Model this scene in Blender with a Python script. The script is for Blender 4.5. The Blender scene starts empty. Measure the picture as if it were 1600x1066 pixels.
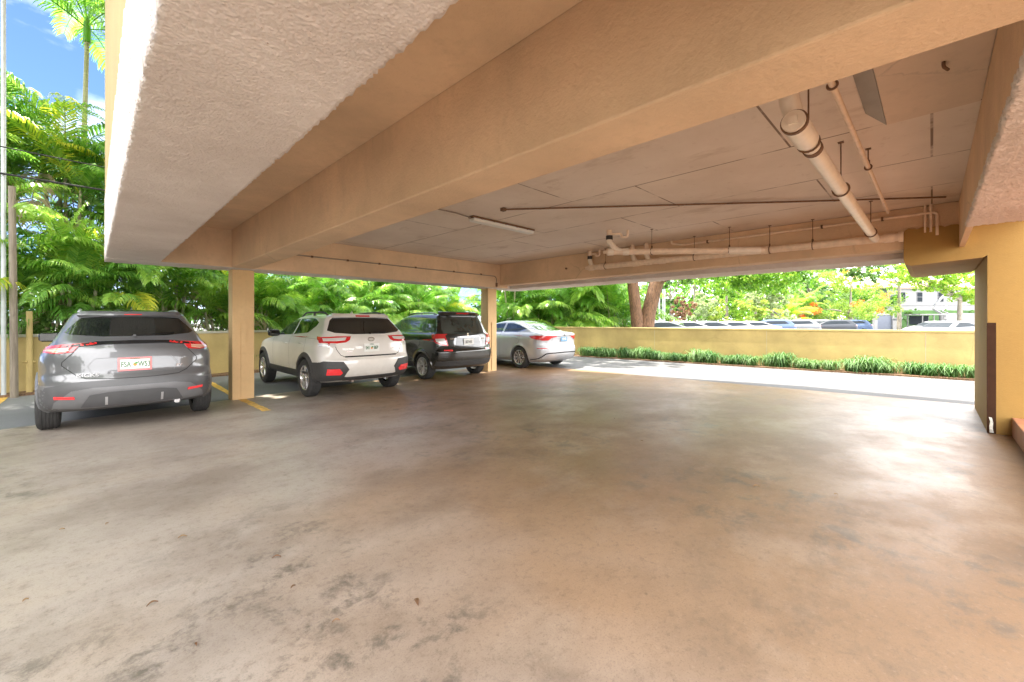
import bpy, bmesh, math, random
import numpy as np
from mathutils import Vector, Matrix
from mathutils.bvhtree import BVHTree
from mathutils import noise as mnoise
R = math.radians
S2 = math.sqrt(2)
random.seed(7)
rng = np.random.default_rng(7)
scene = bpy.context.scene
COL = scene.collection

# ------------------------------------------------------------------ camera
cam_d = bpy.data.cameras.new('camera')
cam = bpy.data.objects.new('camera', cam_d)
COL.objects.link(cam)
cam.location = (0, 0, 1.4)
cam.rotation_euler = (R(90), 0, R(-45))
cam_d.sensor_width = 36
cam_d.lens = 36 * 656 / 1600
cam_d.shift_y = -30.5 / 1600
cam_d.clip_start = 0.03
cam_d.clip_end = 2000
scene.camera = cam

# ------------------------------------------------------------------ light
SUN_EL, SUN_AZ = 73.0, -14.0          # azimuth measured from +Y towards +X
sd = Vector((math.cos(R(SUN_EL)) * math.sin(R(SUN_AZ)), math.cos(R(SUN_EL)) * math.cos(R(SUN_AZ)), math.sin(R(SUN_EL))))
sun_d = bpy.data.lights.new('sun', 'SUN')
sun_d.energy = 2.1
sun_d.angle = R(0.53)
sun_d.color = (1.0, 0.92, 0.80)
sun = bpy.data.objects.new('sun', sun_d)
COL.objects.link(sun)
sun.rotation_euler = sd.to_track_quat('Z', 'Y').to_euler()

world = bpy.data.worlds.new('World')
scene.world = world
world.use_nodes = True
wn, wl = world.node_tree.nodes, world.node_tree.links
wn.clear()
w_out = wn.new('ShaderNodeOutputWorld')
w_bg = wn.new('ShaderNodeBackground')
w_sky = wn.new('ShaderNodeTexSky')
w_sky.sky_type = 'NISHITA'
w_sky.sun_disc = False
w_sky.sun_elevation = R(SUN_EL)
w_sky.sun_rotation = R(SUN_AZ)
w_sky.air_density = 1.0
w_sky.dust_density = 0.4
w_sky.ozone_density = 4.5
w_sky.altitude = 3500
w_bg.inputs['Strength'].default_value = 0.05
# thin fair-weather clouds mixed over the sky
w_tc = wn.new('ShaderNodeTexCoord')
w_map = wn.new('ShaderNodeMapping')
w_map.inputs['Scale'].default_value = (1.0, 1.0, 2.2)
w_map.inputs['Location'].default_value = (0.35, 0.1, 0.0)
w_no = wn.new('ShaderNodeTexNoise')
w_no.inputs['Scale'].default_value = 3.2
w_no.inputs['Detail'].default_value = 7
w_no.inputs['Roughness'].default_value = 0.55
w_cr = wn.new('ShaderNodeValToRGB')
w_cr.color_ramp.elements[0].position = 0.44
w_cr.color_ramp.elements[0].color = (0, 0, 0, 1)
w_cr.color_ramp.elements[1].position = 0.60
w_cr.color_ramp.elements[1].color = (0.85, 0.85, 0.85, 1)
w_mix = wn.new('ShaderNodeMixRGB')
w_mix.inputs[2].default_value = (19.5, 19.2, 19.0, 1)
wl.new(w_tc.outputs['Generated'], w_map.inputs['Vector'])
wl.new(w_map.outputs[0], w_no.inputs['Vector'])
wl.new(w_no.outputs['Fac'], w_cr.inputs[0])
# unseen cloud bank added over the southern half as fill light; north-west stays blue
w_sep = wn.new('ShaderNodeSeparateXYZ'); wl.new(w_tc.outputs['Generated'], w_sep.inputs[0])
w_md = wn.new('ShaderNodeMath'); w_md.operation = 'MULTIPLY_ADD'; w_md.inputs[1].default_value = -1.3; w_md.inputs[2].default_value = 0.72; w_md.use_clamp = True
w_dir = wn.new('ShaderNodeMath'); w_dir.operation = 'MULTIPLY_ADD'; w_dir.inputs[1].default_value = -0.22
wl.new(w_sep.outputs[0], w_dir.inputs[0]); wl.new(w_sep.outputs[1], w_dir.inputs[2]); wl.new(w_dir.outputs[0], w_md.inputs[0])
w_mx = wn.new('ShaderNodeMath'); w_mx.operation = 'MULTIPLY_ADD'; w_mx.inputs[2].default_value = 0.0
wl.new(w_cr.outputs[0], w_mx.inputs[0]); w_mx.inputs[1].default_value = 0.20
w_ad = wn.new('ShaderNodeMath'); w_ad.operation = 'MAXIMUM'
w_m2 = wn.new('ShaderNodeMath'); w_m2.operation = 'MULTIPLY'; w_m2.inputs[1].default_value = 0.85
wl.new(w_md.outputs[0], w_m2.inputs[0]); wl.new(w_m2.outputs[0], w_ad.inputs[0]); wl.new(w_mx.outputs[0], w_ad.inputs[1])
wl.new(w_ad.outputs[0], w_mix.inputs[0])
w_tint = wn.new('ShaderNodeMixRGB'); w_tint.blend_type = 'MULTIPLY'; w_tint.inputs[0].default_value = 1; w_tint.inputs[2].default_value = (.50, .53, .66, 1)
wl.new(w_sky.outputs[0], w_tint.inputs[1]); wl.new(w_tint.outputs[0], w_mix.inputs[1])
wl.new(w_mix.outputs[0], w_bg.inputs['Color'])
wl.new(w_bg.outputs[0], w_out.inputs[0])

scene.view_settings.view_transform = 'Standard'
scene.view_settings.look = 'None'
scene.view_settings.exposure = 3.5
scene.view_settings.gamma = 1
scene.cycles.max_bounces = 10
scene.cycles.diffuse_bounces = 6
scene.cycles.use_denoising = True

# ------------------------------------------------------------------ helpers
def tag(o, label=None, cat=None, group=None, kind=None):
    if label: o['label'] = label
    if cat: o['category'] = cat
    if group: o['group'] = group
    if kind: o['kind'] = kind
    return o

def empty(name, loc=(0, 0, 0), rz=0.0):
    o = bpy.data.objects.new(name, None)
    o.location = loc
    o.rotation_euler = (0, 0, rz)
    o.empty_display_size = 0.2
    COL.objects.link(o)
    return o

def mesh_np(name, V, Fc, mat=None, parent=None, smooth=False):
    """V (N,3) array, Fc (M,k) array of same-size faces -> object"""
    V = np.asarray(V, dtype=np.float32); Fc = np.asarray(Fc, dtype=np.int32)
    me = bpy.data.meshes.new(name)
    k = Fc.shape[1]
    me.vertices.add(len(V)); me.vertices.foreach_set('co', V.ravel())
    me.loops.add(Fc.size); me.loops.foreach_set('vertex_index', Fc.ravel())
    me.polygons.add(len(Fc))
    me.polygons.foreach_set('loop_start', np.arange(0, Fc.size, k, dtype=np.int32))
    me.polygons.foreach_set('loop_total', np.full(len(Fc), k, dtype=np.int32))
    if smooth: me.polygons.foreach_set('use_smooth', np.ones(len(Fc), dtype=bool))
    me.update(calc_edges=True)
    me.validate()
    if mat: me.materials.append(mat)
    o = bpy.data.objects.new(name, me)
    COL.objects.link(o)
    if parent: o.parent = parent
    return o

class MB:
    """collects shapes for one mesh object"""
    def __init__(s): s.v = []; s.f = []
    def add(s, vs, fs):
        n = len(s.v); s.v += [tuple(p) for p in vs]; s.f += [tuple(i + n for i in f) for f in fs]; return s
    def box(s, x0, x1, y0, y1, z0, z1):
        return s.add([(x0,y0,z0),(x1,y0,z0),(x1,y1,z0),(x0,y1,z0),(x0,y0,z1),(x1,y0,z1),(x1,y1,z1),(x0,y1,z1)],
                     [(0,3,2,1),(4,5,6,7),(0,1,5,4),(1,2,6,5),(2,3,7,6),(3,0,4,7)])
    def obox(s, c, ax, ay, az):
        c = Vector(c); ax = Vector(ax); ay = Vector(ay); az = Vector(az)
        p = [c - ax - ay - az, c + ax - ay - az, c + ax + ay - az, c - ax + ay - az, c - ax - ay + az, c + ax - ay + az, c + ax + ay + az, c - ax + ay + az]
        return s.add(p, [(0,3,2,1),(4,5,6,7),(0,1,5,4),(1,2,6,5),(2,3,7,6),(3,0,4,7)])
    def prism(s, poly, z0, z1):
        n = len(poly)
        vs = [(x, y, z0) for x, y in poly] + [(x, y, z1) for x, y in poly]
        fs = [tuple(range(n))[::-1], tuple(range(n, 2 * n))] + [(i, (i + 1) % n, n + (i + 1) % n, n + i) for i in range(n)]
        return s.add(vs, fs)
    def tube(s, pts, r, seg=12, cap=True, r2=None):
        pts = [Vector(p) for p in pts]; n = len(pts); base = len(s.v)
        t0 = (pts[1] - pts[0]).normalized()
        up = Vector((0, 0, 1)) if abs(t0.z) < 0.9 else Vector((1, 0, 0))
        a = t0.cross(up).normalized()
        for i, p in enumerate(pts):
            if i == 0: t = t0
            elif i == n - 1: t = (pts[-1] - pts[-2]).normalized()
            else: t = ((pts[i+1] - p).normalized() + (p - pts[i-1]).normalized()).normalized()
            a = (a - t * a.dot(t)).normalized(); b = t.cross(a)
            rr = r if not isinstance(r, (list, tuple)) else r[i]
            for k in range(seg):
                an = 2 * math.pi * k / seg
                s.v.append(tuple(p + (a * math.cos(an) + b * math.sin(an)) * rr))
        for i in range(n - 1):
            for k in range(seg):
                k2 = (k + 1) % seg
                s.f.append((base + i*seg + k, base + i*seg + k2, base + (i+1)*seg + k2, base + (i+1)*seg + k))
        if cap:
            s.f.append(tuple(base + k for k in range(seg))[::-1])
            s.f.append(tuple(base + (n-1)*seg + k for k in range(seg)))
        return s
    def build(s, name, mat=None, parent=None, smooth=False, bevel=0):
        me = bpy.data.meshes.new(name)
        me.from_pydata(s.v, [], s.f)
        me.update()
        bm = bmesh.new(); bm.from_mesh(me)
        bmesh.ops.recalc_face_normals(bm, faces=bm.faces)
        if bevel:
            bmesh.ops.bevel(bm, geom=[e for e in bm.edges if len(e.link_faces) == 2 and e.calc_face_angle() > 0.6], offset=bevel, segments=2, affect='EDGES', profile=0.5)
        bm.to_mesh(me); bm.free()
        if smooth:
            me.polygons.foreach_set('use_smooth', np.ones(len(me.polygons), dtype=bool))
            try: me.set_sharp_from_angle(angle=R(38))
            except Exception: pass
        if mat: me.materials.append(mat)
        o = bpy.data.objects.new(name, me); COL.objects.link(o)
        if parent: o.parent = parent
        return o

def bend(pts, r=0.08, n=6):
    """round the corners of a polyline"""
    pts = [Vector(p) for p in pts]; out = [pts[0]]
    for i in range(1, len(pts) - 1):
        p = pts[i]; a = (pts[i-1] - p); b = (pts[i+1] - p)
        ra = min(r, a.length * .45, b.length * .45)
        a = p + a.normalized() * ra; b = p + b.normalized() * ra
        for k in range(n + 1):
            t = k / n; out.append(a * (1-t)**2 + p * 2*t*(1-t) + b * t*t)
    out.append(pts[-1]); return out

def at(px, d, z=0.0):
    """world point at a photo column and camera depth"""
    t = (px - 800) / 656
    return Vector((d * (1 + t) / S2, d * (1 - t) / S2, z))

# ------------------------------------------------------------------ materials
def newmat(name):
    m = bpy.data.materials.new(name); m.use_nodes = True
    nt = m.node_tree; b = nt.nodes['Principled BSDF']
    return m, nt.nodes, nt.links, b

def ramp(n, l, src, stops):
    cr = n.new('ShaderNodeValToRGB'); e = cr.color_ramp.elements
    while len(e) < len(stops): e.new(0.5)
    for i, (p, c) in enumerate(stops):
        e[i].position = p; e[i].color = (*c, 1) if len(c) == 3 else c
    l.new(src, cr.inputs[0]); return cr.outputs[0]

def noise(n, l, scale, detail=5, rough=.55, vec=None, dist=0, space='Object'):
    t = n.new('ShaderNodeTexNoise'); t.inputs['Scale'].default_value = scale
    t.inputs['Detail'].default_value = detail; t.inputs['Roughness'].default_value = rough; t.inputs['Distortion'].default_value = dist
    if vec is None:
        tc = n.new('ShaderNodeTexCoord'); vec = tc.outputs[space]
    l.new(vec, t.inputs['Vector']); return t.outputs['Fac']

def mapped(n, l, scale=(1,1,1), rot=(0,0,0), loc=(0,0,0), space='Object'):
    tc = n.new('ShaderNodeTexCoord'); mp = n.new('ShaderNodeMapping')
    mp.inputs['Scale'].default_value = scale; mp.inputs['Rotation'].default_value = rot; mp.inputs['Location'].default_value = loc
    l.new(tc.outputs[space], mp.inputs[0]); return mp.outputs[0]

def mix(n, l, a, b, fac, mode='MIX'):
    m = n.new('ShaderNodeMixRGB'); m.blend_type = mode
    for i, v in ((0, fac), (1, a), (2, b)):
        if isinstance(v, (int, float)): m.inputs[i].default_value = v
        elif isinstance(v, tuple): m.inputs[i].default_value = (*v, 1) if len(v) == 3 else v
        else: l.new(v, m.inputs[i])
    return m.outputs[0]

def bump(n, l, b, h, strength=.3, dist=.01):
    bp = n.new('ShaderNodeBump'); bp.inputs['Strength'].default_value = strength; bp.inputs['Distance'].default_value = dist
    l.new(h, bp.inputs['Height']); l.new(bp.outputs[0], b.inputs['Normal']); return bp

def m_plain(name, col, rough=.5, metal=0, var=.12, vscale=6, bmp=0, bscale=60, spec=None, coat=0, dist=.01):
    m, n, l, b = newmat(name)
    f = noise(n, l, vscale, 6)
    c = ramp(n, l, f, [(.3, tuple(x * (1 - var) for x in col)), (.7, tuple(min(1, x * (1 + var)) for x in col))])
    l.new(c, b.inputs['Base Color'])
    b.inputs['Roughness'].default_value = rough; b.inputs['Metallic'].default_value = metal
    if coat: b.inputs['Coat Weight'].default_value = coat; b.inputs['Coat Roughness'].default_value = .04
    if spec is not None: b.inputs['Specular IOR Level'].default_value = spec
    if bmp: bump(n, l, b, noise(n, l, bscale, 6), bmp, dist)
    return m

M = {}
# painted stucco in a warm tan (beams, ceiling lining)
def m_stucco(name, col, bscale=45, bstr=.35, stain=.25, streak=True):
    m, n, l, b = newmat(name)
    f1 = noise(n, l, 1.1, 6, .6); f2 = noise(n, l, 14, 6, .6)
    c1 = ramp(n, l, f1, [(.3, tuple(x * (1 - stain) for x in col)), (.65, col)])
    c2 = mix(n, l, c1, tuple(x * .8 for x in col), ramp(n, l, f2, [(.52, (0,0,0)), (.8, (.6,.6,.6))]))
    l.new(c2, b.inputs['Base Color']); b.inputs['Roughness'].default_value = .75
    f4 = noise(n, l, 2.6, 9, .75, mapped(n, l, scale=(1, 1, .35), loc=(2, 3, 1)))
    c3 = mix(n, l, c2, tuple(x * .62 for x in col), ramp(n, l, f4, [(.55, (0,0,0)), (.74, (stain*1.9,)*3)]))
    wv = mapped(n, l); vc = n.new('ShaderNodeTexVoronoi'); vc.feature = 'DISTANCE_TO_EDGE'; vc.inputs['Scale'].default_value = .75
    wob_ = noise(n, l, 3.5, 6, .7, wv); l.new(mix(n, l, wv, wob_, .12), vc.inputs['Vector'])
    ck = ramp(n, l, vc.outputs['Distance'], [(.002, (1, 1, 1)), (.006, (0, 0, 0))])
    ckm = ramp(n, l, noise(n, l, .7, 3, .5, mapped(n, l, loc=(11, 4, 2))), [(.54, (0, 0, 0)), (.62, (.35, .35, .35))])
    c3 = mix(n, l, c3, tuple(x * .35 for x in col), mix(n, l, ck, ckm, 1.0, 'MULTIPLY'))
    l.new(c3, b.inputs['Base Color'])
    h = mix(n, l, noise(n, l, bscale, 8, .65), noise(n, l, bscale*.3, 5, .6), .45)
    bump(n, l, b, h, bstr*1.35, .014)
    return m
M['tan'] = m_stucco('tan_stucco_paint', (.73, .515, .325), 45, .6, .25)
M['tan_smooth'] = m_stucco('tan_smooth_paint', (.52, .345, .22), 90, .12, .15)
M['yellow'] = m_stucco('yellow_wall_paint', (.33, .19, .042), 60, .25, .14)
M['pillar'] = m_stucco('pillar_yellow_tan_paint', (.66, .44, .215), 60, .2, .16)
M['pale_yellow'] = m_stucco('pale_yellow_wall_paint', (.48, .365, .15), 30, .3, .3)
M['upper_yellow'] = m_stucco('upper_storey_yellow_paint', (.50, .38, .17), 30, .3, .1)
M['cap'] = m_stucco('wall_coping_grey', (.45, .43, .36), 40, .3, .3)
M['white_paint'] = m_plain('white_pipe_paint', (.76, .66, .54), .35, var=.07, vscale=9, bmp=.04)
M['tan_pipe'] = m_plain('tan_painted_pipe', (.74, .58, .43), .42, var=.12, vscale=11, bmp=.06)
M['rubber'] = m_plain('rubber_coupling', (.03, .028, .026), .6)
M['rust'] = m_plain('rusty_steel', (.16, .085, .045), .75, var=.35, vscale=25, bmp=.2)
M['conduit'] = m_plain('grey_conduit', (.28, .23, .18), .5, .3)
M['dark_guard'] = m_plain('brown_corner_guard', (.05, .024, .014), .95, var=.15, vscale=10, spec=.08)
M['raw_white'] = m_plain('chipped_white_plaster', (.7, .68, .6), .8, var=.3, vscale=40)
M['terracotta'] = None

def m_pebble():
    m, n, l, b = newmat('pebble_dash_render')
    vec = mapped(n, l)
    nz = noise(n, l, 55, 4, .6, vec)
    vo = n.new('ShaderNodeTexVoronoi'); vo.inputs['Scale'].default_value = 78; vo.feature = 'SMOOTH_F1'
    wob = mix(n, l, vec, nz, .02); l.new(vec, vo.inputs['Vector'])
    f1 = noise(n, l, 1.3, 5, .6, vec); f3 = noise(n, l, 110, 3, .6, vec)
    c = ramp(n, l, f1, [(.3, (.60, .52, .465)), (.7, (.74, .665, .61))])
    specks = ramp(n, l, f3, [(.66, (0,0,0)), (.74, (1,1,1))])
    c = mix(n, l, c, (.22, .15, .11), specks)
    l.new(c, b.inputs['Base Color']); b.inputs['Roughness'].default_value = .7
    inv = n.new('ShaderNodeMath'); inv.operation = 'MULTIPLY_ADD'; inv.inputs[1].default_value = -1.1; inv.inputs[2].default_value = 1
    l.new(vo.outputs['Distance'], inv.inputs[0])
    ad = n.new('ShaderNodeMath'); ad.operation = 'ADD'; l.new(inv.outputs[0], ad.inputs[0]); l.new(nz, ad.inputs[1])
    bump(n, l, b, ad.outputs[0], .5, .010)
    return m
M['pebble'] = m_pebble()

def m_ceiling():
    m, n, l, b = newmat('board_marked_concrete_ceiling')
    vec = mapped(n, l, rot=(0, 0, R(90)), loc=(0, -.80, 0))
    br = n.new('ShaderNodeTexBrick'); l.new(vec, br.inputs['Vector'])
    br.inputs['Scale'].default_value = 1; br.inputs['Brick Width'].default_value = 2.44; br.inputs['Row Height'].default_value = 1.22
    br.inputs['Mortar Size'].default_value = .010; br.inputs['Mortar Smooth'].default_value = .3; br.offset = .37
    f1 = noise(n, l, .8, 6, .6); f2 = noise(n, l, 9, 6, .65); f3 = noise(n, l, 2.3, 4)
    c = ramp(n, l, f1, [(.3, (.64, .54, .445)), (.7, (.78, .685, .59))])
    c = mix(n, l, c, (.33, .2, .12), ramp(n, l, f2, [(.6, (0,0,0)), (.85, (.5,.5,.5))]))
    brk = mix(n, l, br.outputs['Fac'], ramp(n, l, f3, [(.40, (.15,.15,.15)), (.52, (1,1,1))]), 1.0, 'MULTIPLY')
    c = mix(n, l, c, (.21, .14, .09), brk)
    sm = ramp(n, l, noise(n, l, 1.9, 7, .7, mapped(n, l, scale=(1, .4, 1), loc=(7, 2, 0))), [(.58, (0,0,0)), (.74, (.55,.55,.55))])
    c = mix(n, l, c, (.36, .24, .15), sm)
    l.new(c, b.inputs['Base Color']); b.inputs['Roughness'].default_value = .7
    bp = bump(n, l, b, noise(n, l, 35, 7, .6), .2, .01)
    return m
M['ceiling'] = m_ceiling()

def m_floor():
    m, n, l, b = newmat('stained_polished_concrete')
    v = mapped(n, l)
    def rg(src, a, b_, hi=1.0): return ramp(n, l, src, [(a, (0, 0, 0)), (b_, (hi, hi, hi))])
    big = noise(n, l, .33, 4, .5, v, .2)
    drag = noise(n, l, 1.0, 8, .62, mapped(n, l, scale=(.8, 1.05, 1), rot=(0, 0, R(38)), loc=(1, 4, 0)), .05)
    cloud = noise(n, l, 1.7, 9, .68, v, .25); fine = noise(n, l, 9, 9, .74, v); grit = noise(n, l, 120, 5, .75, v); grit2 = noise(n, l, 34, 6, .7, v)
    sep = n.new('ShaderNodeSeparateXYZ'); l.new(v, sep.inputs[0])
    d = n.new('ShaderNodeMath'); d.operation = 'MULTIPLY_ADD'; d.inputs[1].default_value = .17; d.inputs[2].default_value = .05; l.new(sep.outputs[0], d.inputs[0])
    dy_ = n.new('ShaderNodeMath'); dy_.operation = 'MULTIPLY_ADD'; dy_.inputs[1].default_value = -.075; l.new(sep.outputs[1], dy_.inputs[0]); l.new(d.outputs[0], dy_.inputs[2]); d = dy_
    sc = n.new('ShaderNodeMath'); sc.operation = 'MULTIPLY_ADD'; sc.inputs[1].default_value = 1.1; sc.inputs[2].default_value = -.5; l.new(big, sc.inputs[0])
    ad = n.new('ShaderNodeMath'); ad.operation = 'ADD'; l.new(d.outputs[0], ad.inputs[0]); l.new(sc.outputs[0], ad.inputs[1])
    c = ramp(n, l, ad.outputs[0], [(.0, (.33, .285, .245)), (.28, (.285, .19, .118)), (.6, (.19, .11, .055)), (1.0, (.165, .095, .048))])
    drag2 = noise(n, l, .7, 7, .62, mapped(n, l, scale=(.9, 1.1, 1), rot=(0, 0, R(-52)), loc=(8, 2, 0)), .05)
    c = mix(n, l, c, (.115, .075, .045), rg(drag, .47, .70, .42))
    c = mix(n, l, c, (.10, .070, .048), rg(drag2, .5, .72, .38))
    c = mix(n, l, c, (.37, .295, .225), rg(noise(n, l, .9, 8, .62, mapped(n, l, scale=(.9, 1.1, 1), rot=(0, 0, R(-20)), loc=(3, 1, 0))), .53, .72, .5))
    c = mix(n, l, c, (.11, .075, .048), rg(cloud, .52, .74, .45))
    zone = rg(noise(n, l, .38, 2, .5, mapped(n, l, loc=(5.3, 2.1, 0))), .47, .60)
    c = mix(n, l, c, (.07, .062, .05), mix(n, l, zone, rg(noise(n, l, 3.6, 10, .78, v, .2), .51, .62, .75), 1.0, 'MULTIPLY'))
    c = mix(n, l, c, (.14, .10, .07), rg(fine, .56, .76, .6))
    c = mix(n, l, c, (.40, .31, .23), rg(grit2, .56, .75, .28))
    c = mix(n, l, c, (.10, .07, .05), rg(noise(n, l, 22, 10, .8, v), .52, .68, .55))
    c = mix(n, l, c, (.08, .055, .04), rg(grit, .54, .66, .5))
    vo = n.new('ShaderNodeTexVoronoi'); vo.inputs['Scale'].default_value = 9; l.new(mix(n, l, v, fine, .04), vo.inputs['Vector'])
    dm = ramp(n, l, vo.outputs['Distance'], [(.05, (1, 1, 1)), (.10, (0, 0, 0))])
    c = mix(n, l, c, (.07, .05, .035), mix(n, l, dm, rg(noise(n, l, .9, 3, .6, mapped(n, l, loc=(1, 7, 0))), .60, .66, .7), 1.0, 'MULTIPLY'))
    l.new(c, b.inputs['Base Color'])
    rr = ramp(n, l, drag, [(.38, (.36, .36, .36)), (.60, (.50, .50, .50))])
    rr = mix(n, l, rr, (.7, .7, .7), rg(fine, .5, .8, .4)); l.new(rr, b.inputs['Roughness'])
    bump(n, l, b, mix(n, l, grit, fine, .4), .22, .004)
    b.inputs['Specular IOR Level'].default_value = .38
    return m
M['floor'] = m_floor()

def m_asphalt(name, col, g=.3):
    m, n, l, b = newmat(name)
    f = noise(n, l, .6, 6, .6); g1 = noise(n, l, 160, 3, .7); g2 = noise(n, l, 40, 5, .7)
    c = ramp(n, l, f, [(.3, tuple(x*.8 for x in col)), (.7, tuple(x*1.2 for x in col))])
    c = mix(n, l, c, tuple(min(1, x*2.6) for x in col), ramp(n, l, g1, [(.55, (0,0,0)), (.75, (.6,.6,.6))]))
    l.new(c, b.inputs['Base Color']); b.inputs['Roughness'].default_value = .85
    bump(n, l, b, g2, g, .008); return m
M['asphalt'] = m_asphalt('grey_asphalt', (.14, .143, .15))
M['asphalt_lot'] = m_asphalt('pale_lot_asphalt', (.17, .17, .165))
M['drive'] = m_asphalt('pale_worn_driveway', (.085, .086, .09))
M['line_yellow'] = m_plain('worn_yellow_road_paint', (.60, .37, .07), .6, var=.4, vscale=14, bmp=.2)
M['ceil_plaster'] = m_stucco('smooth_ceiling_plaster', (.70, .56, .43), 90, .12, .12)
M['soil'] = m_plain('leaf_litter_mulch', (.17, .10, .055), .9, var=.6, vscale=35, bmp=.8, bscale=50, dist=.03)
M['grass_ground'] = m_plain('lawn_ground', (.07, .12, .03), .9, var=.4, vscale=3, bmp=.5)

def m_tile():
    m, n, l, b = newmat('terracotta_step_tiles')
    br = n.new('ShaderNodeTexBrick'); vec = mapped(n, l); l.new(vec, br.inputs['Vector'])
    br.inputs['Scale'].default_value = 1; br.inputs['Brick Width'].default_value = .3; br.inputs['Row Height'].default_value = .3; br.offset = 0
    br.inputs['Mortar Size'].default_value = .008
    br.inputs['Color1'].default_value = (.36, .15, .08, 1); br.inputs['Color2'].default_value = (.42, .19, .10, 1); br.inputs['Mortar'].default_value = (.2, .13, .09, 1)
    l.new(br.outputs['Color'], b.inputs['Base Color']); b.inputs['Roughness'].default_value = .5; return m
M['terracotta'] = m_tile()

def m_paint(name, col, metal=.0, rough=.3, flake=False):
    m, n, l, b = newmat(name)
    f = noise(n, l, 2.5, 4); f2 = noise(n, l, 14, 6, .7)
    c = ramp(n, l, f, [(.3, tuple(x * .94 for x in col)), (.7, tuple(min(1, x * 1.05) for x in col))])
    # road dust towards the sills
    tc = n.new('ShaderNodeTexCoord'); sp = n.new('ShaderNodeSeparateXYZ'); l.new(tc.outputs['Object'], sp.inputs[0])
    dz = ramp(n, l, sp.outputs[2], [(.2, (.45,.45,.45)), (.75, (0,0,0))])
    dd = mix(n, l, dz, ramp(n, l, f2, [(.3, (.2,.2,.2)), (.8, (1,1,1))]), 1.0, 'MULTIPLY')
    c = mix(n, l, c, (.22, .18, .14), dd)
    l.new(c, b.inputs['Base Color'])
    b.inputs['Metallic'].default_value = metal; b.inputs['Roughness'].default_value = rough
    b.inputs['Coat Weight'].default_value = 1.0; b.inputs['Coat Roughness'].default_value = .03
    return m
M['p_grey'] = m_paint('gunmetal_grey_car_paint', (.105, .107, .112), .3, .33)
M['p_white'] = m_paint('pearl_white_car_paint', (.66, .63, .58), .0, .35)
M['p_black'] = m_paint('black_green_car_paint', (.008, .011, .010), .0, .25)
M['p_silver'] = m_paint('silver_white_car_paint', (.46, .475, .50), .2, .32)
def m_glass(name, col, rough=.02):
    m, n, l, b = newmat(name)
    f = noise(n, l, 3, 3)
    c = ramp(n, l, f, [(.35, tuple(x*.7 for x in col)), (.65, tuple(x*1.3 for x in col))])
    l.new(c, b.inputs['Base Color']); b.inputs['Roughness'].default_value = rough
    b.inputs['IOR'].default_value = 1.52; b.inputs['Coat Weight'].default_value = .8; b.inputs['Coat Roughness'].default_value = .01
    return m
M['glass'] = m_glass('dark_tinted_glass', (.012, .014, .013))
M['glass_clear'] = m_glass('green_tinted_glass', (.035, .045, .04))
M['gloss_black'] = m_plain('gloss_black_trim', (.012, .012, .013), .12, var=.1)
M['cladding'] = m_plain('dark_grey_plastic_cladding', (.045, .044, .043), .55, var=.12, vscale=20, bmp=.15, bscale=300)
M['grey_plastic'] = m_plain('mid_grey_bumper_plastic', (.16, .16, .165), .42, .3, var=.06)
M['silver_trim'] = m_plain('satin_silver_trim', (.46, .46, .47), .3, .6, var=.05)
M['chrome'] = m_plain('chrome_trim', (.75, .75, .76), .12, 1.0, var=.03)
M['tyre'] = m_plain('tyre_rubber', (.028, .027, .026), .8, var=.3, vscale=18, bmp=.25, bscale=120)
M['rim_dark'] = m_plain('dark_wheel_paint', (.05, .05, .052), .4, .5)
M['rim_silver'] = m_plain('silver_wheel_paint', (.5, .48, .45), .35, .6, var=.08)
M['rim_machined'] = m_plain('machined_wheel_face', (.62, .6, .58), .25, .8, var=.05)
M['disc'] = m_plain('brake_disc_steel', (.25, .2, .17), .5, .7)
M['seam'] = m_plain('panel_gap_black', (.006, .006, .006), .8)
M['underbody'] = m_plain('underbody_black', (.012, .012, .012), .9)
M['plate_white'] = m_plain('number_plate_white', (.72, .72, .68), .4, var=.04)
M['plate_blue'] = m_plain('number_plate_blue', (.08, .20, .33), .4, var=.15, vscale=40)
M['plate_pink'] = m_plain('number_plate_pink_frame', (.66, .22, .22), .45, var=.12, vscale=20)
M['ink'] = m_plain('plate_ink_dark', (.02, .03, .03), .5)
M['ink_green'] = m_plain('plate_ink_green', (.03, .14, .05), .5)
M['orange'] = m_plain('plate_orange_fruit', (.75, .26, .04), .5, var=.2, vscale=60)
M['leaf_ink'] = m_plain('plate_leaf_green', (.08, .3, .08), .5)
def m_lamp(name, col, col2):
    m, n, l, b = newmat(name)
    w = n.new('ShaderNodeTexWave'); w.inputs['Scale'].default_value = 14; w.bands_direction = 'Z'; w.inputs['Distortion'].default_value = 1.5
    l.new(mapped(n, l), w.inputs['Vector'])
    l.new(ramp(n, l, w.outputs['Fac'], [(.2, col), (.9, col2)]), b.inputs['Base Color'])
    b.inputs['Roughness'].default_value = .12; b.inputs['Coat Weight'].default_value = 1; b.inputs['Coat Roughness'].default_value = .02
    return m
M['lamp_red'] = m_lamp('red_lamp_lens', (.42, .012, .015), (.6, .03, .03))
M['lamp_clear'] = m_lamp('clear_lamp_lens', (.42, .40, .38), (.72, .68, .64))
M['lamp_amber'] = m_lamp('amber_lamp_lens', (.5, .2, .12), (.62, .42, .32))
M['reflector'] = m_lamp('red_reflector', (.65, .02, .03), (.85, .06, .06))

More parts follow.
